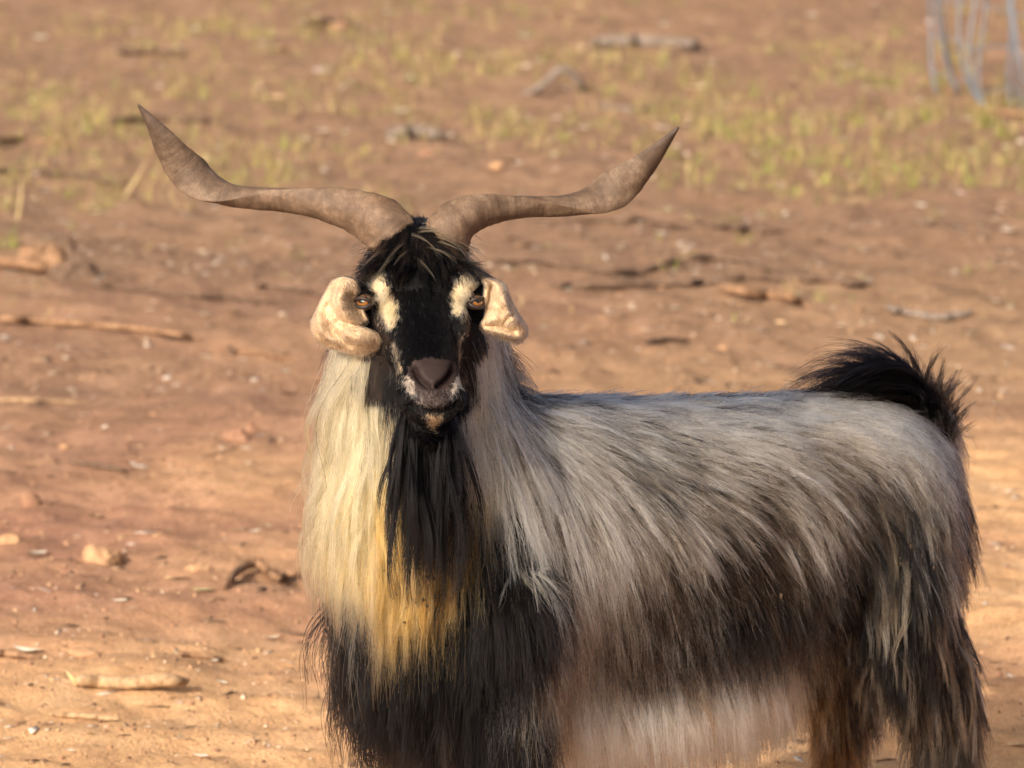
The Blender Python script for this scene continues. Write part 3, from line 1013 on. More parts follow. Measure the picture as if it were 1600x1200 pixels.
# tail: black plume
tm = np.zeros(len(bco), bool)
tp = np.array([list(q) for q in TAILP])
for q in tp[1:]:
    tm |= np.linalg.norm(bco - q, axis=1) < .045
tm &= ((bco - BOn) @ np.array(-Fv) > .905) & (bco[:, 2] > .69)


def tl_flow(R, N):
    k = rng.random((len(R), 1))
    f = np.array(Fv) * (-.12 + .9 * k) + np.array([0, 0, 1.0]) * .8 + N * .38 + rng.normal(0, .10, R.shape)
    return unit(f)


hair_from(150, tm, tl_flow, lambda R: np.clip(.045 + .60 * (R[:, 2] - .705), .04, .095) * (.5 + .9 * rng.random(len(R))), 12, .10, .7, .45, .01, [K, KB, DB], [.8, .15, .05], 'tail_hair', 16, .005, .75, .035, .00038)


def tl_flow2(R, N):
    return unit(np.array(Fv) * (.55 + .55 * rng.random((len(R), 1))) + np.array([0, 0, .95]) + N * .10 + rng.normal(0, .06, R.shape))


hair_from(66, tm & (bco[:, 2] > .742), tl_flow2, lambda R: np.full(len(R), .29) * (.55 + .5 * rng.random(len(R))), 18, .02, .50, .10, .02, [K, KB, DB], [.8, .15, .05], 'tail_plume', 26, .0045, .80, .018, .00042)

# ------------------------------------------------------------------ horns
m, nt, out = newmat('horn')
h = NT(nt)
tc = h.n('ShaderNodeTexCoord')
at_ = h.n('ShaderNodeAttribute', attribute_name='along')
base = h.ramp(h.noise(34, 8, 0.7, tc.outputs['Object']), [(0.28, (.058, .036, .022)), (0.5, (.122, .080, .050)), (0.74, (.23, .165, .112))])
comb = h.n('ShaderNodeCombineXYZ'); h.l(at_.outputs['Fac'], comb.inputs[0])
rings = h.noise(70, 6, 0.75, comb.outputs[0])
rc = h.ramp(rings, [(0.35, (.62, .58, .55)), (0.55, (1, 1, 1)), (0.7, (1.18, 1.16, 1.14))])
blotch = h.ramp(h.noise(9, 4, .6, tc.outputs['Object']), [(.3, (.72, .60, .50)), (.5, (1, 1, 1)), (.7, (1.15, 1.15, 1.18))])
c = h.mix(0.8, h.mix(0.55, base, rc, 'MULTIPLY'), blotch, 'MULTIPLY')
tipc = h.ramp(at_.outputs['Fac'], [(0.0, (.75, .65, .58)), (0.05, (1.0, .95, .9)), (0.75, (1, 1, 1)), (1.0, (.45, .45, .5))])
c = h.mix(1.0, c, tipc, 'MULTIPLY')
b = h.n('ShaderNodeBsdfPrincipled')
h.l(c, b.inputs['Base Color']); b.inputs['Roughness'].default_value = .6; b.inputs['Specular IOR Level'].default_value = .4
bp = h.n('ShaderNodeBump', i_Strength=0.6, i_Distance=0.004)
h.l(h.math('ADD', h.math('MULTIPLY', rings, .8), h.math('MULTIPLY', h.noise(90, 9, .75, tc.outputs['Object']), .9)), bp.inputs['Height'])
h.l(bp.outputs[0], b.inputs['Normal']); h.l(b.outputs[0], out.inputs['Surface'])
HORN = m


def make_horn(label, rows):
    """rows: px, py, Y, major half, minor half, twist (deg, 0 = broad face to the viewer)"""
    pts = [P(r[0], r[1], r[2]) for r in rows]
    n = 110; ns = 28
    c, v = catmull(pts, [r[3:] for r in rows], n)
    T = unit(np.gradient(c, axis=0))
    view = np.array([0, -1.0, .12])
    verts, along = [], []
    ang = np.linspace(0, 2 * math.pi, ns, endpoint=False)
    for i in range(n):
        t = i / (n - 1)
        Aw = np.cross(T[i], view); Aw /= np.linalg.norm(Aw)        # across the horn as seen
        Bw = np.cross(Aw, T[i])                                    # towards the viewer
        a, b_, tw = v[i]
        a = max(a, .0008); b_ = max(b_, .0008)
        tw = math.radians(tw)
        e1 = Aw * math.cos(tw) + Bw * math.sin(tw); e2 = -Aw * math.sin(tw) + Bw * math.cos(tw)
        x = a * np.cos(ang); y = b_ * np.sin(ang) * np.abs(np.sin(ang)) ** 0.65
        ridge = 1 + (1 - t) ** .5 * (.5 + 1.6 * abs(float(vnoise(t * 37, 3.3, 1)))) * (.024 * math.sin(t * 150 + 4.0 * math.sin(t * 23)) + .022 * math.sin(t * 61 + 2 * math.sin(t * 17)))
        bumps = 1 + .10 * vnoise(np.cos(ang) * 2 + 7 + t * 14, np.sin(ang) * 2 + t * 11, 2) + .22 * max(0, 1 - t * 4.5) * vnoise(np.cos(ang) * 6 + 7 + t * 60, np.sin(ang) * 6 + t * 50, 3)
        q = c[i] + (x * ridge * bumps)[:, None] * e1 + (y * ridge * bumps)[:, None] * e2
        verts.extend(q.tolist()); along.extend([t] * ns)
    faces = []
    for i in range(n - 1):
        for j in range(ns):
            a = i * ns + j; b_ = i * ns + (j + 1) % ns
            faces.append((a, b_, b_ + ns, a + ns))
    faces.append(tuple(range(ns))[::-1]); faces.append(tuple(range((n - 1) * ns, n * ns)))
    me = mesh_from(verts, faces, 'horn')
    al = me.attributes.new('along', 'FLOAT', 'POINT'); al.data.foreach_set('value', np.array(along, np.float32))
    me.materials.append(HORN)
    o = link('horn', me, goat)
    bm = bmesh.new(); bm.from_mesh(me); bmesh.ops.recalc_face_normals(bm, faces=bm.faces); bm.to_mesh(me); bm.free()
    if label: o['label'] = label
    return o


make_horn('horn on the viewer\'s left, tip curling upward', [
    (632, 402, -.115, .034, .026, 0), (604, 358, -.110, .041, .027, 3), (562, 333, -.095, .037, .023, 10), (513, 321, -.075, .029, .019, 22), (460, 314, -.05, .026, .0170, 44),
    (405, 310, -.035, .028, .0175, 72), (356, 304, -.03, .031, .0175, 108), (316, 286, -.03, .0315, .0160, 146), (284, 257, -.035, .0285, .013, 182), (259, 223, -.045, .022, .011, 202), (238, 192, -.055, .012, .008, 208), (216, 164, -.065, .002, .002, 210)])
make_horn('horn on the viewer\'s right, tip rising at a shallower angle', [
    (694, 405, -.120, .034, .026, 0), (702, 360, -.115, .037, .026, -4), (736, 335, -.095, .031, .022, -12), (784, 326, -.065, .0235, .018, -30), (835, 323, -.040, .022, .016, -60),
    (885, 321, -.025, .0275, .017, -98), (930, 311, -.015, .031, .0160, -140), (968, 290, -.015, .030, .014, -178), (1002, 261, -.02, .023, .011, -202), (1030, 232, -.03, .014, .008, -210), (1060, 199, -.04, .002, .002, -212)])

# ------------------------------------------------------------------ ears
m, nt, out = newmat('ear_skin')
h = NT(nt)
tc = h.n('ShaderNodeTexCoord')
c = h.ramp(h.noise(38, 7, 0.68, tc.outputs['Object']), [(0.26, (.28, .17, .105)), (0.42, (.40, .275, .17)), (0.6, (.49, .36, .23)), (0.8, (.56, .45, .32))])
b = h.n('ShaderNodeBsdfPrincipled')
h.l(c, b.inputs['Base Color']); b.inputs['Roughness'].default_value = .75
b.inputs['Specular IOR Level'].default_value = .10
b.inputs['Subsurface Weight'].default_value = .03
b.inputs['Subsurface Radius'].default_value = (.012, .005, .003)
b.inputs['Subsurface Scale'].default_value = .6
bp = h.n('ShaderNodeBump', i_Strength=0.6, i_Distance=0.004)
h.l(h.noise(70, 9, .7, tc.outputs['Object']), bp.inputs['Height'])
h.l(bp.outputs[0], b.inputs['Normal']); h.l(b.outputs[0], out.inputs['Surface'])
EAR = m


def make_ear(label, outline, center, Y0, slope, bulge, folds, flip):
    """outline in photo px on a plane tilted by slope (m depth per px); folds: polyline, width px, depth m (minus = groove)"""
    k = len(outline)
    o_, _ = catmull([Vector((x, y, 0)) for x, y in outline + [outline[0]]], [[0]] * (k + 1), 97)
    o_ = o_[:-1, :2]
    nr = 26; na = len(o_)
    cx, cy = center
    fr, bk = [], []

    def relief(x, y):
        z = 0.0
        for poly, w, d in folds:
            best = 1e9
            for (x1, y1), (x2, y2) in zip(poly[:-1], poly[1:]):
                dx, dy = x2 - x1, y2 - y1
                t = min(1, max(0, ((x - x1) * dx + (y - y1) * dy) / (dx * dx + dy * dy)))
                best = min(best, math.hypot(x - x1 - t * dx, y - y1 - t * dy))
            z += 1.7 * d * math.exp(-(best / w) ** 2)
        return z
    nrm = Vector((slope * 1000, -1, 0.15)).normalized() if not flip else Vector((slope * 1000, -1, 0.15)).normalized()
    for side in (1, -1):
        L_ = []
        for i in range(nr + 1):
            r = i / nr
            for j in range(na):
                x = cx + (o_[j, 0] - cx) * r; y = cy + (o_[j, 1] - cy) * r
                base = P(x, y, Y0 + slope * (x - cx))
                rim = math.sqrt(max(0, 1 - r ** 3))
                if side > 0:
                    d = bulge * math.sqrt(max(0, 1 - r ** 2.4)) + relief(x, y) * rim + rim * ((.003 if flip else .006) * float(vnoise(x * .07, y * .07, 3)) + .003 * float(vnoise(x * .19, y * .19, 4)))
                    d += .0035 * rim
                else:
                    d = bulge * .55 * math.sqrt(max(0, 1 - r ** 2.4)) - .006 * rim + .5 * relief(x, y) * rim
                L_.append(list(base + nrm * d))
        (fr if side > 0 else bk).extend(L_)
    n1 = len(fr)
    verts = fr + bk
    faces = []
    for off in (0, n1):
        for i in range(nr):
            for j in range(na):
                a = off + i * na + j; b_ = off + i * na + (j + 1) % na
                q = (a, b_, b_ + na, a + na)
                faces.append(q if off == 0 else q[::-1])
    for j in range(na):
        a = nr * na + j; b_ = nr * na + (j + 1) % na
        faces.append((a, b_, b_ + n1, a + n1))
    me = mesh_from(verts, faces, 'ear')
    bm = bmesh.new(); bm.from_mesh(me)
    bmesh.ops.remove_doubles(bm, verts=bm.verts, dist=.0004)
    bmesh.ops.recalc_face_normals(bm, faces=bm.faces)
    for f in bm.faces: f.smooth = True
    bm.to_mesh(me); bm.free()
    me.materials.append(EAR)
    o = link('ear', me, goat)
    o['label'] = label
    me.calc_loop_triangles()
    ev, en = get_co(me), get_no(me)
    et = np.empty(len(me.loop_triangles) * 3, int); me.loop_triangles.foreach_get('vertices', et); et = et.reshape(-1, 3)
    ar = np.linalg.norm(np.cross(ev[et[:, 1]] - ev[et[:, 0]], ev[et[:, 2]] - ev[et[:, 0]]), axis=1)
    ne = 9000
    ti = rng.choice(len(et), ne, p=ar / ar.sum())
    b1 = np.sqrt(rng.random(ne))[:, None]; b2 = rng.random(ne)[:, None]
    rp = ev[et[ti, 0]] * (1 - b1) + ev[et[ti, 1]] * b1 * (1 - b2) + ev[et[ti, 2]] * b1 * b2
    rn = unit(en[et[ti, 0]] + en[et[ti, 1]] + en[et[ti, 2]])
    fl = unit(np.array([.15, -.1, -1.0]) + rng.normal(0, .25, rp.shape)); fl = unit(fl - rn * (fl * rn).sum(1, keepdims=True))
    le = (.0035 + .0045 * rng.random((ne, 1)))
    st_ = np.stack([rp - rn * .0004, rp + (fl * .5 + rn * .20) * le, rp + (fl * 1.0 + rn * .17) * le], 1)
    ec = np.array([(.60, .46, .30), (.52, .37, .23), (.66, .54, .39), (.46, .32, .20)])[rng.choice(4, ne, p=[.4, .25, .25, .1])]
    hair_object('ear_fur', st_, ec, .00032, .00012, o)
    return o


earL = make_ear('curled and crumpled cream ear on the viewer\'s left', [(538, 430), (556, 436), (563, 452), (560, 464), (569, 486), (575, 500), (568, 508), (578, 514), (592, 520), (600, 530), (594, 546), (572, 556), (548, 553), (524, 545), (502, 538), (490, 520), (488, 503), (498, 480), (510, 455), (522, 437)],
                (535, 500), -.165, -.00025, .032,
                [([(554, 462), (562, 482), (572, 500)], 5, -.014), ([(566, 508), (552, 506), (535, 500), (520, 478)], 6, -.007), ([(520, 452), (512, 485), (528, 520), (552, 540)], 7, -.006),
                 ([(545, 448), (542, 470), (552, 492)], 7, .007), ([(505, 490), (512, 515), (530, 534)], 7, .005), ([(556, 524), (580, 532)], 10, .010), ([(500, 538), (525, 536), (545, 548)], 4, -.005)], False)
earR = make_ear('small folded cream ear on the viewer\'s right', [(752, 432), (770, 436), (786, 442), (792, 454), (798, 468), (806, 484), (816, 500), (823, 514), (820, 527), (808, 534), (790, 531), (770, 523), (754, 516), (750, 507), (757, 494), (758, 480), (754, 466), (757, 448)],
                (786, 492), -.165, .00010, .026,
                [([(766, 448), (764, 464), (760, 482)], 5, -.016), ([(758, 510), (776, 509), (800, 518)], 5, -.008), ([(772, 446), (784, 470), (796, 500)], 7, .007), ([(790, 462), (797, 490), (786, 503)], 4, -.005), ([(760, 517), (790, 523), (812, 528)], 6, .007)], True)

# ------------------------------------------------------------------ eyes
m, nt, out = newmat('eye')
h = NT(nt)
tc = h.n('ShaderNodeTexCoord')
sep = h.n('ShaderNodeSeparateXYZ'); h.l(tc.outputs['Object'], sep.inputs[0])
X, Yv, Z = sep.outputs
rad = h.math('SQRT', h.math('ADD', h.math('MULTIPLY', X, X), h.math('MULTIPLY', Yv, Yv)))
iris = h.ramp(h.math('DIVIDE', rad, .0128), [(0.0, (.11, .042, .008)), (0.45, (.21, .085, .014)), (0.72, (.17, .060, .010)), (0.80, (.03, .016, .008)), (1.0, (.05, .03, .02))])
pup = h.math('LESS_THAN', h.math('ADD', h.math('POWER', h.math('ABSOLUTE', h.math('DIVIDE', X, .0066)), 2.6), h.math('POWER', h.math('ABSOLUTE', h.math('DIVIDE', h.math('SUBTRACT', Yv, .0026), .0042)), 2.6)), 1.0)
c = h.mix(pup, iris, (.003, .003, .004))
b = h.n('ShaderNodeBsdfPrincipled')
h.l(c, b.inputs['Base Color']); b.inputs['Roughness'].default_value = .06
b.inputs['Coat Weight'].default_value = .8
h.l(b.outputs[0], out.inputs['Surface'])
EYE = m
LID = simple_mat('eyelid', [(.3, (.014, .010, .009)), (.7, (.030, .020, .017))], 200, .5, .3, .001)
for sx, tgt in ((-1, (571, 472)), (1, (742, 472))):
    ctr = Hd(sx * .079, .092, -.022)
    q0 = P(tgt[0], tgt[1], ctr.y)
    ctr = q0
    look = (CAMP - ctr).normalized() * .75 + Hx * sx * .55
    look.normalize()
    zx = look; xx = Vector((0, 0, 1)).cross(zx).normalized(); yx = zx.cross(xx)
    M = Matrix((xx, yx, zx)).transposed().to_4x4(); M.translation = ctr
    v, f = ellipsoid((0, 0, 0), [(1, 0, 0), (0, 1, 0), (0, 0, 1)], (.0128, .0128, .0128), 32, 24)
    e = link('eye', mesh_from(v, f, 'eye'), goat)
    e.data.materials.append(EYE); e.matrix_world = M
    # lids: two thick bands over the ball
    bg = Bag()
    for up in (1, -1):
        arc = []
        for k in range(13):
            a = math.pi * k / 12
            x = -.0137 * math.cos(a); y = up * (.0060 if up > 0 else .0084) * math.sin(a)
            z = math.sqrt(max(.0142 ** 2 - x * x - y * y, 1e-7))
            arc.append(Vector((x, y, z * .98)))
        bg.add(tube(arc, [.0020 + .0012 * math.sin(math.pi * k / 12) for k in range(13)], 24, 8))
    ld = link('eyelid', mesh_from(bg.v, bg.f, 'eyelid'), e)
    ld.data.materials.append(LID)

# ------------------------------------------------------------------ hooves
HOOF = simple_mat('hoof_horn', [(.3, (.02, .016, .013)), (.7, (.05, .04, .03))], 60, .6, .4, .002)
for (u, v_) in ((.015, .105), (.015, -.105), (.865, .105), (.795, -.105)):
    bg = Bag()
    for sd_ in (-1, 1):
        base = B(u, v_ + sd_ * .017, 0)
        g0 = gz(base.x, base.y)
        pts = [base + Vector((0, 0, .062)) - Fv * .012, base + Vector((0, 0, .035)) + Fv * .004, base + Vector((0, 0, g0 + .004)) + Fv * .022]
        bg.add(tube(pts, [.018, .020, .022], 10, 14))
    o = link('hoof', mesh_from(bg.v, bg.f, 'hoof'), goat); o.data.materials.append(HOOF)

#%%DEBRIS

# ------------------------------------------------------------------ grit and litter lying on the soil
def gz_arr(x, y): return ground_h(np.asarray(x), np.asarray(y))


def px_scatter(n, x0, x1, y0, y1, power=1.0):
    px = x0 + (x1 - x0) * rng.random(n); py = y0 + (y1 - y0) * rng.random(n) ** power
    d = np.stack([np.array(FWD) * FPX + np.array(RGT) * (a - 800) + np.array(UPV) * (600 - b_) for a, b_ in zip(px, py)])
    t = -CAM_H / d[:, 2]
    return np.array(CAMP)[None] + d * t[:, None]


ico_v = np.array([(0, 0, 1), (.894, 0, .447), (.276, .851, .447), (-.724, .526, .447), (-.724, -.526, .447), (.276, -.851, .447), (.724, .526, -.447), (-.276, .851, -.447), (-.894, 0, -.447), (-.276, -.851, -.447), (.724, -.526, -.447), (0, 0, -1)])
ico_f = np.array([(0, 1, 2), (0, 2, 3), (0, 3, 4), (0, 4, 5), (0, 5, 1), (1, 6, 2), (2, 7, 3), (3, 8, 4), (4, 9, 5), (5, 10, 1), (6, 7, 2), (7, 8, 3), (8, 9, 4), (9, 10, 5), (10, 6, 1), (6, 11, 7), (7, 11, 8), (8, 11, 9), (9, 11, 10), (10, 11, 6)])


def color_mat(name, rough=.9):
    m, nt, out = newmat(name)
    h = NT(nt)
    a_ = h.n('ShaderNodeAttribute', attribute_name='col')
    geo = h.n('ShaderNodeNewGeometry')
    v_ = h.ramp(h.noise(140, 5, .7, geo.outputs['Position']), [(.3, (.75, .73, .72)), (.7, (1.15, 1.15, 1.15))])
    b = h.n('ShaderNodeBsdfPrincipled')
    h.l(h.mix(1.0, a_.outputs['Color'], v_, 'MULTIPLY'), b.inputs['Base Color'])
    b.inputs['Roughness'].default_value = rough
    b.inputs['Specular IOR Level'].default_value = .2
    h.l(b.outputs[0], out.inputs['Surface'])
    return m


def mesh_np(name, v, f, vcol=None, mat=None):
    me = bpy.data.meshes.new(name)
    me.vertices.add(len(v)); me.vertices.foreach_set('co', v.ravel())
    k = f.shape[1]
    me.loops.add(f.size); me.loops.foreach_set('vertex_index', f.ravel())
    me.polygons.add(len(f)); me.polygons.foreach_set('loop_start', np.arange(len(f)) * k)
    me.update()
    if vcol is not None:
        c_ = np.ones((len(v), 4), np.float32); c_[:, :3] = vcol
        ca_ = me.color_attributes.new('col', 'FLOAT_COLOR', 'POINT'); ca_.data.foreach_set('color', c_.ravel())
    if mat: me.materials.append(mat)
    return me


CMAT = color_mat('grit')
n = 14000
gp = np.vstack([px_scatter(11000, -250, 1850, 430, 1330), px_scatter(3000, -350, 1950, 60, 600)])
sz = .0016 + .0042 * rng.random(n) ** 3.2
gp[:, 2] = gz_arr(gp[:, 0], gp[:, 1]) + sz * .25
sc = sz[:, None] * (0.6 + .8 * rng.random((n, 3)))
vv = gp[:, None, :] + ico_v[None] * sc[:, None, :] * np.array([1, 1, .7]) * (0.5 + 1.0 * rng.random((n, 12, 1)))
ff = (ico_f[None] + (np.arange(n) * 12)[:, None, None]).reshape(-1, 3)
pal = np.array([(.40, .235, .135), (.28, .155, .092), (.48, .32, .18), (.15, .085, .055), (.54, .42, .30)])
cc = np.repeat(pal[rng.choice(5, n, p=[.35, .25, .2, .12, .08])], 12, 0)
tag(link('gravel', mesh_np('gravel', vv.reshape(-1, 3), ff, cc, CMAT)), 'loose grit and soil crumbs scattered over the ground', None, None, 'stuff')

# bark slivers and broken leaf bits, too small to tell apart
n = 7200
lp = np.vstack([px_scatter(1400, -250, 1850, 480, 1330), px_scatter(1400, -250, 1850, 330, 620), px_scatter(4400, -350, 1950, -40, 440)])
an = rng.random(n) * 6.28; ln = .005 + .026 * rng.random(n) ** 2; wd = ln * (.12 + .25 * rng.random(n))
lp[:, 2] = gz_arr(lp[:, 0], lp[:, 1]) + .002
dx = np.stack([np.cos(an), np.sin(an), rng.normal(0, .12, n)], 1); dy = np.stack([-np.sin(an), np.cos(an), rng.normal(0, .3, n)], 1)
vv = np.stack([lp - dx * ln[:, None], lp + dy * wd[:, None] + [0, 0, .002], lp + dx * ln[:, None], lp - dy * wd[:, None] + [0, 0, .001]], 1)
vv = np.concatenate([vv, vv - np.array([0, 0, .0012])], 1)
ff = np.array([(0, 1, 2, 3), (7, 6, 5, 4), (0, 4, 5, 1), (1, 5, 6, 2), (2, 6, 7, 3), (3, 7, 4, 0)])
ff = (ff[None] + (np.arange(n) * 8)[:, None, None]).reshape(-1, 4)
pal = np.array([(.20, .12, .075), (.12, .075, .05), (.48, .38, .27), (.34, .22, .13), (.58, .50, .42)])
cc = np.repeat(pal[rng.choice(5, n, p=[.26, .2, .2, .18, .16])], 8, 0)
tag(link('leaf_litter', mesh_np('leaf_litter', vv.reshape(-1, 3), ff, cc, CMAT)), 'fine bark slivers and broken leaf bits on the soil', None, None, 'stuff')

# ------------------------------------------------------------------ sparse grass
def grass(spots, per, hmin, hmax, name):
    V, Fc, Cc = [], [], []
    pal = [(.17, .21, .040), (.22, .25, .055), (.34, .27, .10), (.40, .31, .15), (.27, .18, .085)]
    for (x, y, k, hs, green) in spots:
        for _ in range(k):
            bx = x + rng.normal(0, .022); by = y + rng.normal(0, .022)
            bz = float(gz(bx, by)) - .003
            hgt = (hmin + (hmax - hmin) * rng.random() ** 1.4) * hs
            a = rng.random() * 6.28; lean = hgt * (.15 + .55 * rng.random())
            w = .0014 + .0016 * rng.random()
            o = np.array([math.cos(a), math.sin(a), 0]); p = np.array([-math.sin(a), math.cos(a), 0])
            b0 = np.array([bx, by, bz])
            i0 = len(V)
            for t in (0, .4, .75, 1.0):
                c = b0 + o * lean * t * t + np.array([0, 0, hgt * (t - .18 * t * t)])
                ww = w * (1 - .85 * t)
                V.append(c + p * ww); V.append(c - p * ww)
            for q in range(3):
                e = i0 + q * 2
                Fc.append((e, e + 1, e + 3, e + 2))
            pr = [.42, .25, .15, .10, .08] if rng.random() < green else [.04, .08, .30, .30, .28]
            col = np.array(pal[rng.choice(5, p=pr)]) * (.75 + .5 * rng.random())
            Cc.extend([col] * 8)
    return mesh_np(name, np.array(V), np.array(Fc), np.array(Cc), GMAT)


GMAT = color_mat('grass_blade', .7)
spots = []
for p in px_scatter(9500, -450, 2050, -130, 345, .85):
    # denser towards the right and in drifts
    q = ray(0, 0)
    dpt = p - np.array(CAMP)
    pxx = 800 + FPX * dpt[0] / (dpt @ np.array(FWD)); pyy = 600 - FPX * (dpt @ np.array(UPV)) / (dpt @ np.array(FWD))
    dens = .10 + .95 * float(vnoise(p[0] * 2.1 + 3, p[1] * .9, 4) + .5) ** 1.3 + (.22 if pxx > 1000 and 110 < pyy < 320 else 0) - (.25 if pxx < 1000 and pyy > 250 else 0) - .14 - (.08 if pyy < 110 else 0)
    if pyy > 300: dens *= .45
    if rng.random() < dens:
        spots.append((p[0], p[1], int(3 + rng.integers(0, 7)), .55 + .6 * rng.random(), .48 if pxx > 1000 else .26))
for p in px_scatter(60, -100, 1700, 345, 520):
    spots.append((p[0], p[1], int(2 + rng.integers(0, 4)), .45, .8))
for (px, py, k, hs, gr) in [(20, 392, 26, .9, 1.0), (8, 385, 20, .8, 1.0), (1200, 272, 30, 1.1, .95), (1290, 285, 16, .8, .9), (1450, 190, 40, 1.3, .9), (1540, 200, 50, 1.5, .85), (1570, 215, 40, 1.3, .9), (1590, 260, 20, 1.0, .9), (1420, 270, 14, .9, .9), (1230, 245, 20, .9, .9), (1370, 215, 24, 1.2, .5), (1340, 190, 24, 1.2, .3), (1140, 345, 8, .7, 1), (1450, 340, 8, .9, 1), (455, 405, 6, .7, 1), (1240, 460, 7, .8, 1), (1275, 470, 6, .7, 1), (1160, 380, 6, .7, 1), (1085, 345, 7, .6, 1), (1045, 420, 8, .7, 1), (145, 330, 8, .7, 1)]:
    p = GG(px, py); spots.append((p.x, p.y, k, hs, gr))
tag(link('grass', grass(spots, 8, .035, .105, 'grass')), 'sparse thin yellow green grass growing in the background soil', None, None, 'stuff')
# tall dry stalks
STRAW = simple_mat('dry_straw', [(.3, (.40, .30, .13)), (.7, (.58, .46, .24))], 60, .8, .2)


def stick_mesh(pts, radii, nseg=9, n=26, wob=.0, seed=0):
    c, v = catmull(pts, radii, n)
    ang = np.linspace(0, 2 * math.pi, nseg, endpoint=False)
    r_ = np.random.default_rng(seed)
    k = r_.random(3) * 50

    def rf(i, A, Bv):
        r = max(v[i, 0], 3e-4)
        rr = r * (1 + wob * 2 * vnoise(np.cos(ang) * 1.6 + k[0] + i * .17, np.sin(ang) * 1.6 + k[1] + i * .1, 2)) * (1 + wob * .8 * float(vnoise(k[2] + i * .9, k[0], 5)))
        return rr[:, None] * (np.cos(ang)[:, None] * A + np.sin(ang)[:, None] * Bv)
    return sweep(c, rf, nseg)


for (a, b_, lab) in (((26, 345), (33, 276), 'upright pale straw stalk near the left edge above the root stump'), ((190, 310), (228, 252), 'pale dry stalk leaning right, above the root stump')):
    g0 = GG(*a); top = P(b_[0], b_[1], g0.y + .02)
    o = link('dry_stalk', mesh_from(*stick_mesh([g0 - Vector((0, 0, .01)), (g0 + top) / 2 + Vector((.006, 0, 0)), top], [.004, .0042, .0012], 7, 14), 'dry_stalk'))
    o.data.materials.append(STRAW)
    tag(o, lab, 'stalk', 'dry stalks in the background')

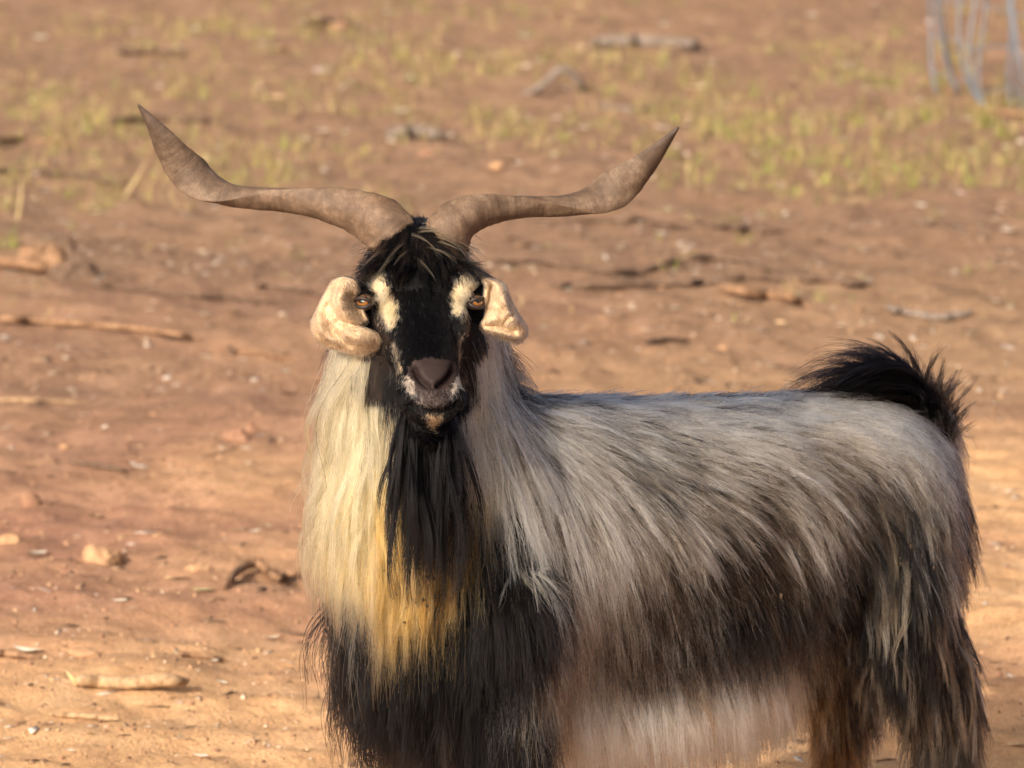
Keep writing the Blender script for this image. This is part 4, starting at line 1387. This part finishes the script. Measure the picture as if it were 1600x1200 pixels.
# ------------------------------------------------------------------ fallen branches
BARK = {
    'brown': simple_mat('bark_brown', [(.3, (.12, .065, .035)), (.5, (.22, .125, .068)), (.75, (.34, .21, .12))], 40, .9, .6, .004, (1, 1, 1)),
    'dark': simple_mat('bark_dark', [(.3, (.055, .035, .024)), (.5, (.11, .068, .044)), (.75, (.19, .125, .085))], 40, .9, .6, .004),
    'grey': simple_mat('bark_grey', [(.3, (.09, .070, .055)), (.5, (.165, .130, .105)), (.75, (.25, .205, .17))], 40, .9, .6, .004),
    'pale': simple_mat('bark_pale', [(.3, (.19, .115, .06)), (.5, (.36, .235, .13)), (.75, (.50, .36, .21))], 75, .9, .8, .004),
}
BRANCH = [
    ('branch', 'brown', [(-60, 500), (0, 506), (60, 508), (160, 516), (250, 524), (318, 534)], [11, 11, 10, 10, 9, 5], 'long straight brown branch lying at the left edge, level with the ear'),
    ('branch', 'brown', [(352, 552), (400, 553), (450, 566), (500, 564), (540, 560)], [6, 6, 6, 6, 5], 'thin brown branch running in behind the mane on the left'),
    ('stick', 'pale', [(-40, 627), (0, 629), (60, 629), (145, 633)], [5, 5, 5, 2], 'pale thin stick at the left edge under the long straight branch'),
    ('root', 'brown', [(348, 926), (372, 903), (402, 895), (432, 910), (456, 906), (500, 903), (560, 905)], [8, 10, 11, 8, 9, 8, 7], 'arched brown root humping out of the soil beside the chest'),
    ('stick', 'pale', [(118, 1074), (150, 1078), (210, 1080), (250, 1076), (292, 1076)], [12, 13, 13, 13, 10], 'thick pale weathered stick at lower left with a peeling end'),
    ('stick', 'pale', [(78, 1121), (130, 1125), (186, 1128)], [5, 6, 4], 'short slim stick below the thick pale stick'),
    ('stick', 'brown', [(-30, 1026), (20, 1029), (62, 1032)], [7, 7, 4], 'short brown stick at the left edge beside a white leaf'),
    ('stick', 'brown', [(276, 1026), (315, 1030), (358, 1036)], [5, 6, 3], 'small brown stick right of the flat clod at lower left'),
    ('stick', 'dark', [(108, 726), (150, 732), (202, 740)], [5, 7, 4], 'short dark half buried stick left of the mane'),
    ('twig', 'dark', [(200, 712), (262, 724), (320, 716), (372, 700)], [2.5, 2.5, 2.5, 2], 'thin dark curved twig touching the clods left of the mane'),
    ('twig', 'dark', [(310, 972), (385, 978), (455, 992), (480, 994)], [2.5, 3, 3, 2], 'thin twig on the pale ground just left of the black chest hair'),
    ('branch', 'dark', [(770, 410), (840, 413), (900, 424), (970, 432), (1020, 424), (1080, 409), (1150, 412), (1220, 430), (1300, 446), (1370, 450)], [7, 9, 8, 8, 8, 9, 9, 9, 8, 4], 'long wavy dark branch stretching right from behind the small ear'),
    ('branch', 'dark', [(856, 452), (920, 452), (1000, 452), (1070, 450), (1120, 447)], [7, 10, 13, 12, 8], 'dark straight branch under the long wavy branch'),
    ('branch', 'brown', [(1118, 455), (1170, 466), (1230, 472), (1252, 478), (1272, 488)], [11, 13, 13, 9, 5], 'thick reddish brown branch end right of the straight dark branch'),
    ('branch', 'dark', [(1130, 438), (1200, 441), (1290, 444), (1360, 446)], [8, 11, 11, 5], 'dark half buried branch just above the reddish brown branch end'),
    ('branch', 'dark', [(880, 348), (960, 350), (1010, 348), (1060, 359), (1130, 357), (1180, 365), (1250, 366)], [5, 6, 7, 7, 7, 8, 4], 'thin dark branch below the tip half of the right horn'),
    ('stick', 'grey', [(1384, 484), (1412, 494), (1465, 503), (1505, 497), (1520, 488)], [8, 10, 11, 9, 4], 'curved pale grey stick above the tail'),
    ('branch', 'grey', [(690, 150), (740, 158), (800, 153), (845, 135), (880, 108), (905, 128), (925, 160), (975, 172), (1030, 168)], [12, 13, 14, 15, 17, 17, 15, 14, 8], 'arched grey branch standing up out of the grass between the horns'),
    ('log', 'grey', [(925, 76), (1000, 78), (1095, 78)], [24, 28, 20], 'short grey log lying far back near the top edge'),
    ('branch', 'dark', [(165, 196), (240, 193), (320, 196), (395, 214)], [12, 14, 13, 8], 'dark branch right behind the tip of the left horn'),
    ('branch', 'brown', [(-50, 226), (30, 224), (112, 228)], [11, 12, 7], 'brown branch at the left edge below the left horn tip'),
    ('branch', 'dark', [(-40, 274), (40, 271), (100, 276), (160, 288), (215, 292)], [9, 10, 9, 9, 5], 'curving dark branch above the pale straw stalk'),
    ('log', 'grey', [(604, 220), (650, 218), (694, 222)], [19, 24, 18], 'stubby grey log in the grass just above the gap between the horns'),
    ('twig', 'dark', [(130, 446), (200, 455), (280, 464), (360, 470), (440, 474)], [5, 5, 6, 5, 3], 'long thin dark twig right of the root stump'),
    ('twig', 'dark', [(395, 448), (450, 455), (515, 466)], [5, 6, 5], 'short dark twig pointing at the left ear'),
    ('branch', 'dark', [(180, 86), (230, 88), (292, 86)], [14, 16, 9], 'dark branch near the top left corner'),
    ('stick', 'dark', [(1008, 540), (1040, 537), (1078, 535)], [5, 8, 4], 'short dark stick in the bare soil above the goat\'s back'),
    ('branch', 'dark', [(470, 44), (520, 40), (565, 46)], [12, 15, 9], 'dark stick close to the top edge left of centre'),
    ('branch', 'brown', [(1470, 140), (1500, 158), (1545, 178), (1620, 186)], [10, 12, 12, 10], 'brown branch slanting under the wire netting'),
]
for k, (nm, mat, pts, rad, lab) in enumerate(BRANCH):
    p3 = []
    cq, cr = catmull([Vector((q[0], q[1], 0)) for q in pts], rad, max(len(pts) * 3, 12))
    for q, r in zip(cq, cr[:, 0]):
        g = GG(q[0], q[1]); r *= 1.05 if 330 < q[1] < 480 else 1.0; p3.append(g + Vector((0, 0, r * .001 * 1.3)))
    rad0, rad = rad, [r * (1.05 if 330 < q[1] < 480 else 1.0) for q, r in zip(cq, cr[:, 0])]
    if 'arched' in lab and nm == 'branch':
        g0 = GG(740, 158)
        rad = rad0
        p3 = [GG(690, 150)] + [P(a, b_, g0.y + .02 * i) for i, (a, b_) in enumerate(pts[1:7])] + [GG(975, 172), GG(1030, 168)]
    if nm == 'root':
        
        for i_, v3 in enumerate(p3): v3.z += .007 * math.exp(-((cq[i_][0] - 392) / 26) ** 2) + .006 * math.exp(-((cq[i_][0] - 475) / 26) ** 2)
    o = link(nm, mesh_from(*stick_mesh(p3, [r * .001 * (1 if 0 < i_ < len(rad) - 1 else .45) for i_, r in enumerate(rad)], 10, 60, .13, k), nm))
    o.data.materials.append(BARK[mat])
    tag(o, lab, 'branch' if nm in ('branch', 'log') else nm, 'fallen branches and sticks')
    if 'peeling' in lab:
        e = GG(118, 1074); tp_ = P(104, 1048, e.y)
        pk = link('peeling_bark', mesh_from(*stick_mesh([e + Vector((.004, 0, .006)), (e + tp_) / 2 + Vector((.004, 0, 0)), tp_], [.004, .005, .001], 6, 10), 'peel'), o)
        pk.data.materials.append(STRAW)
    if 'behind the mane' in lab:
        e = GG(362, 556)
        pk = link('snag', mesh_from(*stick_mesh([e - Vector((0, 0, .01)), e + Vector((-.002, 0, .012)), e + Vector((-.006, 0, .030))], [.013, .010, .004], 8, 10, .2, 5), 'snag'), o)
        pk.data.materials.append(BARK['dark'])

# ------------------------------------------------------------------ clods, stones and the root stump
def clod_mesh(w, dpt, hgt, seed, rough=.35):
    bm = bmesh.new()
    bmesh.ops.create_icosphere(bm, subdivisions=4, radius=1.0)
    k = np.random.default_rng(seed).random(4) * 60
    for v in bm.verts:
        c = v.co
        n_ = vnoise(c.x * 1.4 + k[0] + c.z, c.y * 1.4 + k[1] - c.z, 1) * 2 * rough + vnoise(c.x * 4 + k[2], c.y * 4 + c.z * 4 + k[3], 2) * rough * .7 + vnoise(c.x * 11 + c.z * 9, c.y * 11 + k[1], 3) * rough * .25
        v.co = Vector((c.x * w * (1 + n_), c.y * dpt * (1 + n_), (c.z * hgt * (1 + n_)) if c.z > 0 else c.z * hgt * .6))
    me = bpy.data.meshes.new('clod'); bm.to_mesh(me); bm.free()
    me.polygons.foreach_set('use_smooth', [True] * len(me.polygons))
    return me


CLOD = simple_mat('dry_earth', [(.3, (.28, .155, .085)), (.5, (.40, .235, .125)), (.75, (.50, .32, .18))], 70, .95, .7, .004)
CLODR = simple_mat('red_earth', [(.3, (.17, .085, .05)), (.5, (.26, .14, .085)), (.75, (.34, .20, .125))], 70, .95, .7, .004)
for k, (px, py, w, hh_, mat, lab) in enumerate([
        (163, 878, .042, .034, CLOD, 'largest tan earth clod at lower left with a lumpy top'), (368, 690, .030, .026, CLODR, 'reddish clod beside a pale pink leaf left of the mane'), (392, 672, .014, .018, CLODR, 'small upright clod touching the reddish clod'),
        (12, 848, .022, .016, CLOD, 'small crumbly clod at the left edge above the curled white leaf'), (46, 790, .022, .024, CLODR, 'rounded red clod near the left edge'), (308, 890, .026, .012, CLOD, 'low flat tan clod left of the arched root'),
        (130, 1024, .030, .010, CLOD, 'flat sandy clod above the thick pale stick'), (352, 556 + 300, .012, .008, CLOD, 'tiny clod left of the golden chest hair'), (1085, 535 + 8, .012, .008, CLODR, 'tiny red clod beside the short dark stick above the back'),
        (1130, 545, .014, .009, CLOD, 'tan pebble above the middle of the goat\'s back'), (105, 895, .014, .007, CLODR, 'low red clod left of the largest tan clod'), (100, 700, .014, .010, CLOD, 'small pebble left of the dark half buried stick'),
        (530, 75 - 30, .05, .03, CLODR, 'red stone near the top edge left of centre'), (665, 305 - 60, .03, .02, CLODR, 'red stone in the grass between the horns'), (775, 262, .022, .018, CLOD, 'orange brown stone right of the horn gap')]):
    g = GG(px, py)
    o = link('clod', clod_mesh(w, w * .8, hh_, k + 3))
    o.data.materials.append(mat)
    o.location = g + Vector((0, 0, hh_ * .10))
    tag(o, lab, 'clod', 'clods and stones on the soil')

st = bpy.data.objects.new('root_stump', None); COL.objects.link(st)
tag(st, 'weathered brown root stump with a broken limb at the left edge', 'stump')
for k, (px, py, w, dd, hh_, mat) in enumerate([(112, 436, .060, .05, .062, 'dark'), (85, 425, .05, .05, .075, 'brown'), (56, 412, .045, .05, .06, 'brown'), (84, 440, .018, .02, .032, 'dark')]):
    g = GG(px, py)
    o = link('stump_lump', clod_mesh(w, dd, hh_, 40 + k, .42), st); o.data.materials.append(BARK[mat]); o.location = g
g = GG(70, 432)
pts = [GG(-40, 412) + Vector((0, 0, .02)), GG(0, 418) + Vector((0, 0, .02)), GG(40, 424) + Vector((0, 0, .022)), g + Vector((0, .01, .025))]
o = link('broken_limb', mesh_from(*stick_mesh(pts, [.017, .019, .020, .017], 10, 24, .2, 9), 'limb'), st); o.data.materials.append(BARK['brown'])
g = GG(112, 425)
o = link('snag', mesh_from(*stick_mesh([g, g + Vector((0, .01, .06)), g + Vector((-.005, .01, .115))], [.02, .016, .006], 8, 14, .25, 12), 'snag'), st); o.data.materials.append(BARK['dark'])
g = GG(146, 444)
o = link('splinter', mesh_from(*stick_mesh([g, g + Vector((.02, .0, .02)), g + Vector((.045, .01, .038))], [.006, .005, .002], 7, 10), 'splinter'), st); o.data.materials.append(BARK['grey'])

# ------------------------------------------------------------------ fallen leaves
def leaf_mesh(seed):
    r_ = np.random.default_rng(seed)
    n_ = 11; curve = r_.normal(0, .22); curl = .10 + .22 * r_.random(); wd = .13 + .10 * r_.random(); tw = r_.normal(0, .5)
    V = []
    for i in range(n_):
        t = i / (n_ - 1); x = t - .5
        w = wd * math.sin(math.pi * t ** .8) ** .8 + .008
        y0 = curve * (x * x * 4 - 1) * .25
        z0 = curl * (x * x * 4) * .5 + .02
        a = tw * x
        for q in (-1, -.5, 0, .5, 1):
            V.append((x, y0 + q * w * math.cos(a), z0 + q * w * math.sin(a) + abs(q) * w * .45))
    Fc = []
    for i in range(n_ - 1):
        for q in range(4):
            e = i * 5 + q
            Fc.append((e, e + 1, e + 6, e + 5))
    me = mesh_from(V, Fc, 'leaf')
    return me


def leaf_mat(name, a, b_, c): return simple_mat(name, [(.3, a), (.5, b_), (.72, c)], 6, .6, .3, .01, None, .35, True)


LM = {'white': leaf_mat('leaf_white', (.48, .40, .30), (.60, .52, .41), (.70, .63, .52)), 'pink': leaf_mat('leaf_pink', (.42, .30, .24), (.55, .42, .36), (.64, .53, .47)),
      'green': leaf_mat('leaf_green', (.34, .36, .18), (.48, .50, .28), (.58, .58, .38)), 'tan': leaf_mat('leaf_tan', (.36, .22, .11), (.50, .34, .18), (.60, .45, .27)),
      'teal': leaf_mat('leaf_teal', (.26, .36, .30), (.36, .46, .38), (.46, .54, .46))}
LEAFS = {c: [] for c in LM}
for c in LM:
    for k in range(5):
        me = leaf_mesh(k * 7 + hash(c) % 5 if False else k * 7 + len(c)); me.materials.append(LM[c]); LEAFS[c].append(me)


def put_leaf(p, size, rot, col, k, lab, grp, cat='leaf', tilt=0.0):
    o = link('leaf', LEAFS[col][k % 5])
    o.location = (p.x, p.y, gz(p.x, p.y) + .002)
    o.rotation_euler = (tilt, tilt * .5, rot); o.scale = (size, size, size)
    return tag(o, lab, cat, grp)


NOTABLE = [
    (103, 563, .045, 'white', 'broad white leaf under the long straight branch at left'), (160, 671, .034, 'white', 'white leaf below the pale thin stick'), (397, 833, .036, 'white', 'bright white leaf just left of the golden chest hair'),
    (414, 823, .030, 'green', 'pale green leaf touching the bright white leaf'), (318, 921, .052, 'green', 'slender pale green leaf left of the arched root'), (186, 941, .036, 'white', 'curled cream leaf below the largest tan clod'),
    (424, 999, .034, 'white', 'cream leaf left of the black chest hair'), (42, 1020, .060, 'white', 'long white leaf at the left edge on the pale ground'), (345, 1069, .032, 'white', 'white leaf right of the thick pale stick'),
    (313, 1190, .034, 'pink', 'pale pink leaf at the bottom edge left of the foreleg'), (58, 866, .048, 'white', 'long thin silvery leaf left of the largest tan clod'), (119, 843, .020, 'white', 'tiny white leaf left above the largest tan clod'),
    (193, 841, .030, 'tan', 'cream tan leaf just behind the largest tan clod'), (207, 853, .026, 'pink', 'greyish leaf right of the largest tan clod'), (155, 479, .028, 'white', 'small white leaf above the long straight branch'),
    (320, 493, .040, 'white', 'white leaf above the right end of the long straight branch'), (239, 474, .020, 'white', 'upper of two tiny pale leaves under the long thin twig'), (243, 484, .022, 'tan', 'lower of two tiny pale leaves under the long thin twig'),
    (118, 489, .022, 'pink', 'tiny pinkish leaf right below the root stump'), (405, 683, .032, 'pink', 'pinkish leaf beside the reddish clod'), (384, 701, .026, 'white', 'cream leaf just below the reddish clod'),
    (447, 582, .026, 'teal', 'blue green leaf left of the mane'), (477, 486, .024, 'pink', 'pink leaf left of the left ear'), (42, 448, .044, 'white', 'whitish leaf in front of the root stump'), (105, 456, .022, 'pink', 'tiny pink leaf right in front of the root stump'),
    (147, 333, .045, 'white', 'bright cream leaf in grass above the root stump'), (80, 340, .024, 'pink', 'pale pink leaf just above the root stump'), (70, 300, .032, 'white', 'right of two pale leaves beside the upright straw stalk'),
    (48, 312, .036, 'white', 'left of two pale leaves beside the upright straw stalk'), (285, 335, .058, 'pink', 'long pale leaf under the left horn'), (267, 188, .04, 'white', 'pale leaf lying by the dark branch behind the left horn tip'),
    (815, 98, .060, 'white', 'large cream leaf near the arched grey branch'), (1100, 568, .030, 'white', 'white leaf above the middle of the goat\'s back'), (1002, 361, .034, 'pink', 'pinkish white leaf on the thin branch under the right horn'),
    (1068, 391, .032, 'white', 'white leaf above the long wavy branch'), (1540, 437, .022, 'white', 'small white leaf upright in bare soil at the right'), (1424, 437, .028, 'tan', 'cream tan leaf above the curved grey stick'),
    (1578, 372, .050, 'white', 'flat whitish leaf at the right edge'), (1120, 500, .034, 'white', 'left of two pale leaves under the reddish brown branch end'), (1220, 506, .036, 'tan', 'right of two pale leaves under the reddish brown branch end'), (1312, 496, .032, 'white', 'cream leaf between branch end and curved grey stick'),
    (886, 450, .030, 'white', 'whitish leaf on the left end of the dark straight branch'), (1046, 328, .034, 'green', 'greenish white leaf right of the right horn\'s bend'), (1450, 283, .055, 'pink', 'large pinkish leaf at the lower rim of the grass on the right'),
    (1325, 106, .05, 'white', 'bright pale leaf in grass left of the wire netting'), (1582, 178, .050, 'white', 'bright upright leaf at the foot of the wire netting'), (130, 640 + 10, .022, 'pink', 'tiny pale leaf right under the pale thin stick'), (905, 362, .034, 'pink', 'pale leaf under the inner half of the right horn'), (1265, 24, .05, 'white', 'bright leaf near the top edge right of centre'), (508, 382, .034, 'pink', 'pale pink leaf between left horn and left ear'),
    (110, 1175, .02, 'white', 'tiny white fleck of leaf near the bottom left corner'), (140, 1148, .022, 'tan', 'dull tan leaf scrap near the bottom left corner'), (1590, 1168, .04, 'tan', 'dry leaf at the right edge beside the hind leg'), (330, 1035, .030, 'white', 'thin pale leaf under the small brown stick'), (265, 918 - 12, .03, 'tan', 'dull leaf scrap left of the low flat clod'),
]
for k, (px, py, sz_, col, lab) in enumerate(NOTABLE):
    put_leaf(GG(px, py), sz_ * (1.0 if py > 400 else 1.25), rng.normal(0, .45) + (math.pi if k % 2 else 0), col, k, lab, 'single fallen leaves', tilt=rng.normal(0, .1))
k = 0
far_pts = px_scatter(215, -150, 1750, 2, 335, .9)
for p in far_pts:
    col = ['white', 'pink', 'tan', 'pink', 'white', 'green'][int(rng.integers(0, 6))]
    dpt = Vector(p) - CAMP
    fx_ = 800 + FPX * dpt.x / dpt.dot(FWD); fy_ = 600 - FPX * dpt.dot(UPV) / dpt.dot(FWD)
    zone = 'close to the top edge' if fy_ < 90 else 'left of the left horn tip' if fx_ < 215 else 'behind the left horn' if fx_ < 640 else 'behind the right horn' if fx_ < 1060 else 'right of the right horn' if fx_ < 1330 else 'far right below the wire netting'
    hue = {'white': 'whitish', 'pink': 'pinkish', 'tan': 'tan', 'green': 'pale green'}[col]
    lab_ = 'small blurred %s leaf in thin grass %s' % (hue, zone)
    put_leaf(Vector(p), (.040 + .055 * rng.random() ** 1.5) * (.55 if fy_ > 240 else .8 if fy_ > 150 else 1), rng.random() * 6.28, col, k, lab_, 'leaves scattered in the background grass', tilt=rng.normal(0, .10))
    k += 1
mid_pts = px_scatter(26, 850, 1580, 345, 580)
for p in mid_pts:
    put_leaf(Vector(p), .014 + .012 * rng.random(), rng.random() * 6.28, ['pink', 'tan', 'white'][k % 3], k, 'tiny leaf scrap on the bare soil above the goat\'s back', 'leaf scraps above the back', tilt=rng.normal(0, .15))
    k += 1
near_pts = px_scatter(34, 0, 480, 560, 1195)
for p in near_pts:
    put_leaf(Vector(p), .010 + .008 * rng.random(), rng.random() * 6.28, ['tan', 'pink', 'tan'][k % 3], k, 'tiny dull leaf scrap on the soil left of the goat', 'leaf scraps left of the goat', tilt=rng.normal(0, .15))
    k += 1

# ------------------------------------------------------------------ wire netting
WIRE = simple_mat('galvanised_wire', [(.3, (.085, .105, .135)), (.7, (.16, .19, .23))], 30, .45, .2, .001, None, .5)
wr = bpy.data.objects.new('wire_netting', None); COL.objects.link(wr)
tag(wr, 'sagging upright blue grey wire netting at the top right corner', 'wire netting')
rows = []
for k in range(18):
    bx = 1462 + 19 * k + 10 * math.sin(k * 2.3)
    g0 = GG(bx, 150 + 4.5 * min(k, 11) + 4 * math.sin(k * 1.7))
    col_ = []
    for j in range(14):
        t = j / 13
        hook = .060 * math.exp(-t * 9)
        col_.append(Vector((g0.x - .055 + hook + .028 * math.sin(t * 6 + k) + .03 * t * t, g0.y + .10 * math.sin(k * .9) * t + .05 * math.sin(t * 5 + k * 1.3), g0.z + .005 + 1.05 * t)))
    rows.append(col_)
    o = link('wire', mesh_from(*stick_mesh(col_, [.0060] * 14, 6, 40), 'wire'), wr); o.data.materials.append(WIRE)
for j in (1, 3, 5, 7, 9, 11, 13):
    pts = [rows[k][j] + Vector((0, .004, .012 * math.sin(k * 2 + j))) for k in range(18)]
    o = link('cross_wire', mesh_from(*stick_mesh(pts, [.0032] * 18, 5, 40), 'cross_wire'), wr); o.data.materials.append(WIRE)

# ------------------------------------------------------------------ dried mud and burrs caught in the goat's coat
MUD = simple_mat('dried_mud', [(.3, (.025, .017, .012)), (.5, (.055, .036, .022)), (.75, (.10, .066, .038))], 200, .95, .5, .002)
bg = Bag()
for (cx_, cy_, sx_, sy_, k) in ((1440, 1000, 45, 75, 60), (1470, 880, 35, 40, 16), (1420, 870, 30, 20, 6)):
    for _ in range(k):
        q, n_ = hit(cx_ + rng.normal(0, sx_), cy_ + rng.normal(0, sy_))
        c = q + n_ * (.006 + .016 * rng.random()); r = .0010 + .0018 * rng.random() ** 2
        ax = unit(rng.normal(0, 1, (3, 3)))
        v_ = c[None] + ico_v * r * np.array([1, 1, 1.0]) * (.7 + .6 * rng.random((12, 1))) + np.array([0, 0, 1.0]) * (ico_v[:, 2:3] * r * 1.2)
        bg.add((v_.tolist(), [tuple(f) for f in ico_f]))
o = link('dried_mud', mesh_from(bg.v, bg.f, 'dried_mud'), goat); o.data.materials.append(MUD); tag(o, 'crumbs of dried mud in the thigh hair', kind='stuff')
bg = Bag()
for _ in range(34):
    px, py = rng.normal(645, 36), rng.normal(945, 42)
    if not 590 < px < 712: continue
    q, n_ = hit(px, py)
    c = q + n_ * (.022 + .02 * rng.random()); r = .0016 + .0020 * rng.random()
    bg.add(((c[None] + ico_v * r * (.7 + .6 * rng.random((12, 1)))).tolist(), [tuple(f) for f in ico_f]))
o = link('burr', mesh_from(bg.v, bg.f, 'burr'), goat); o.data.materials.append(MUD); tag(o, 'dark seeds stuck in the golden chest hair', kind='stuff')
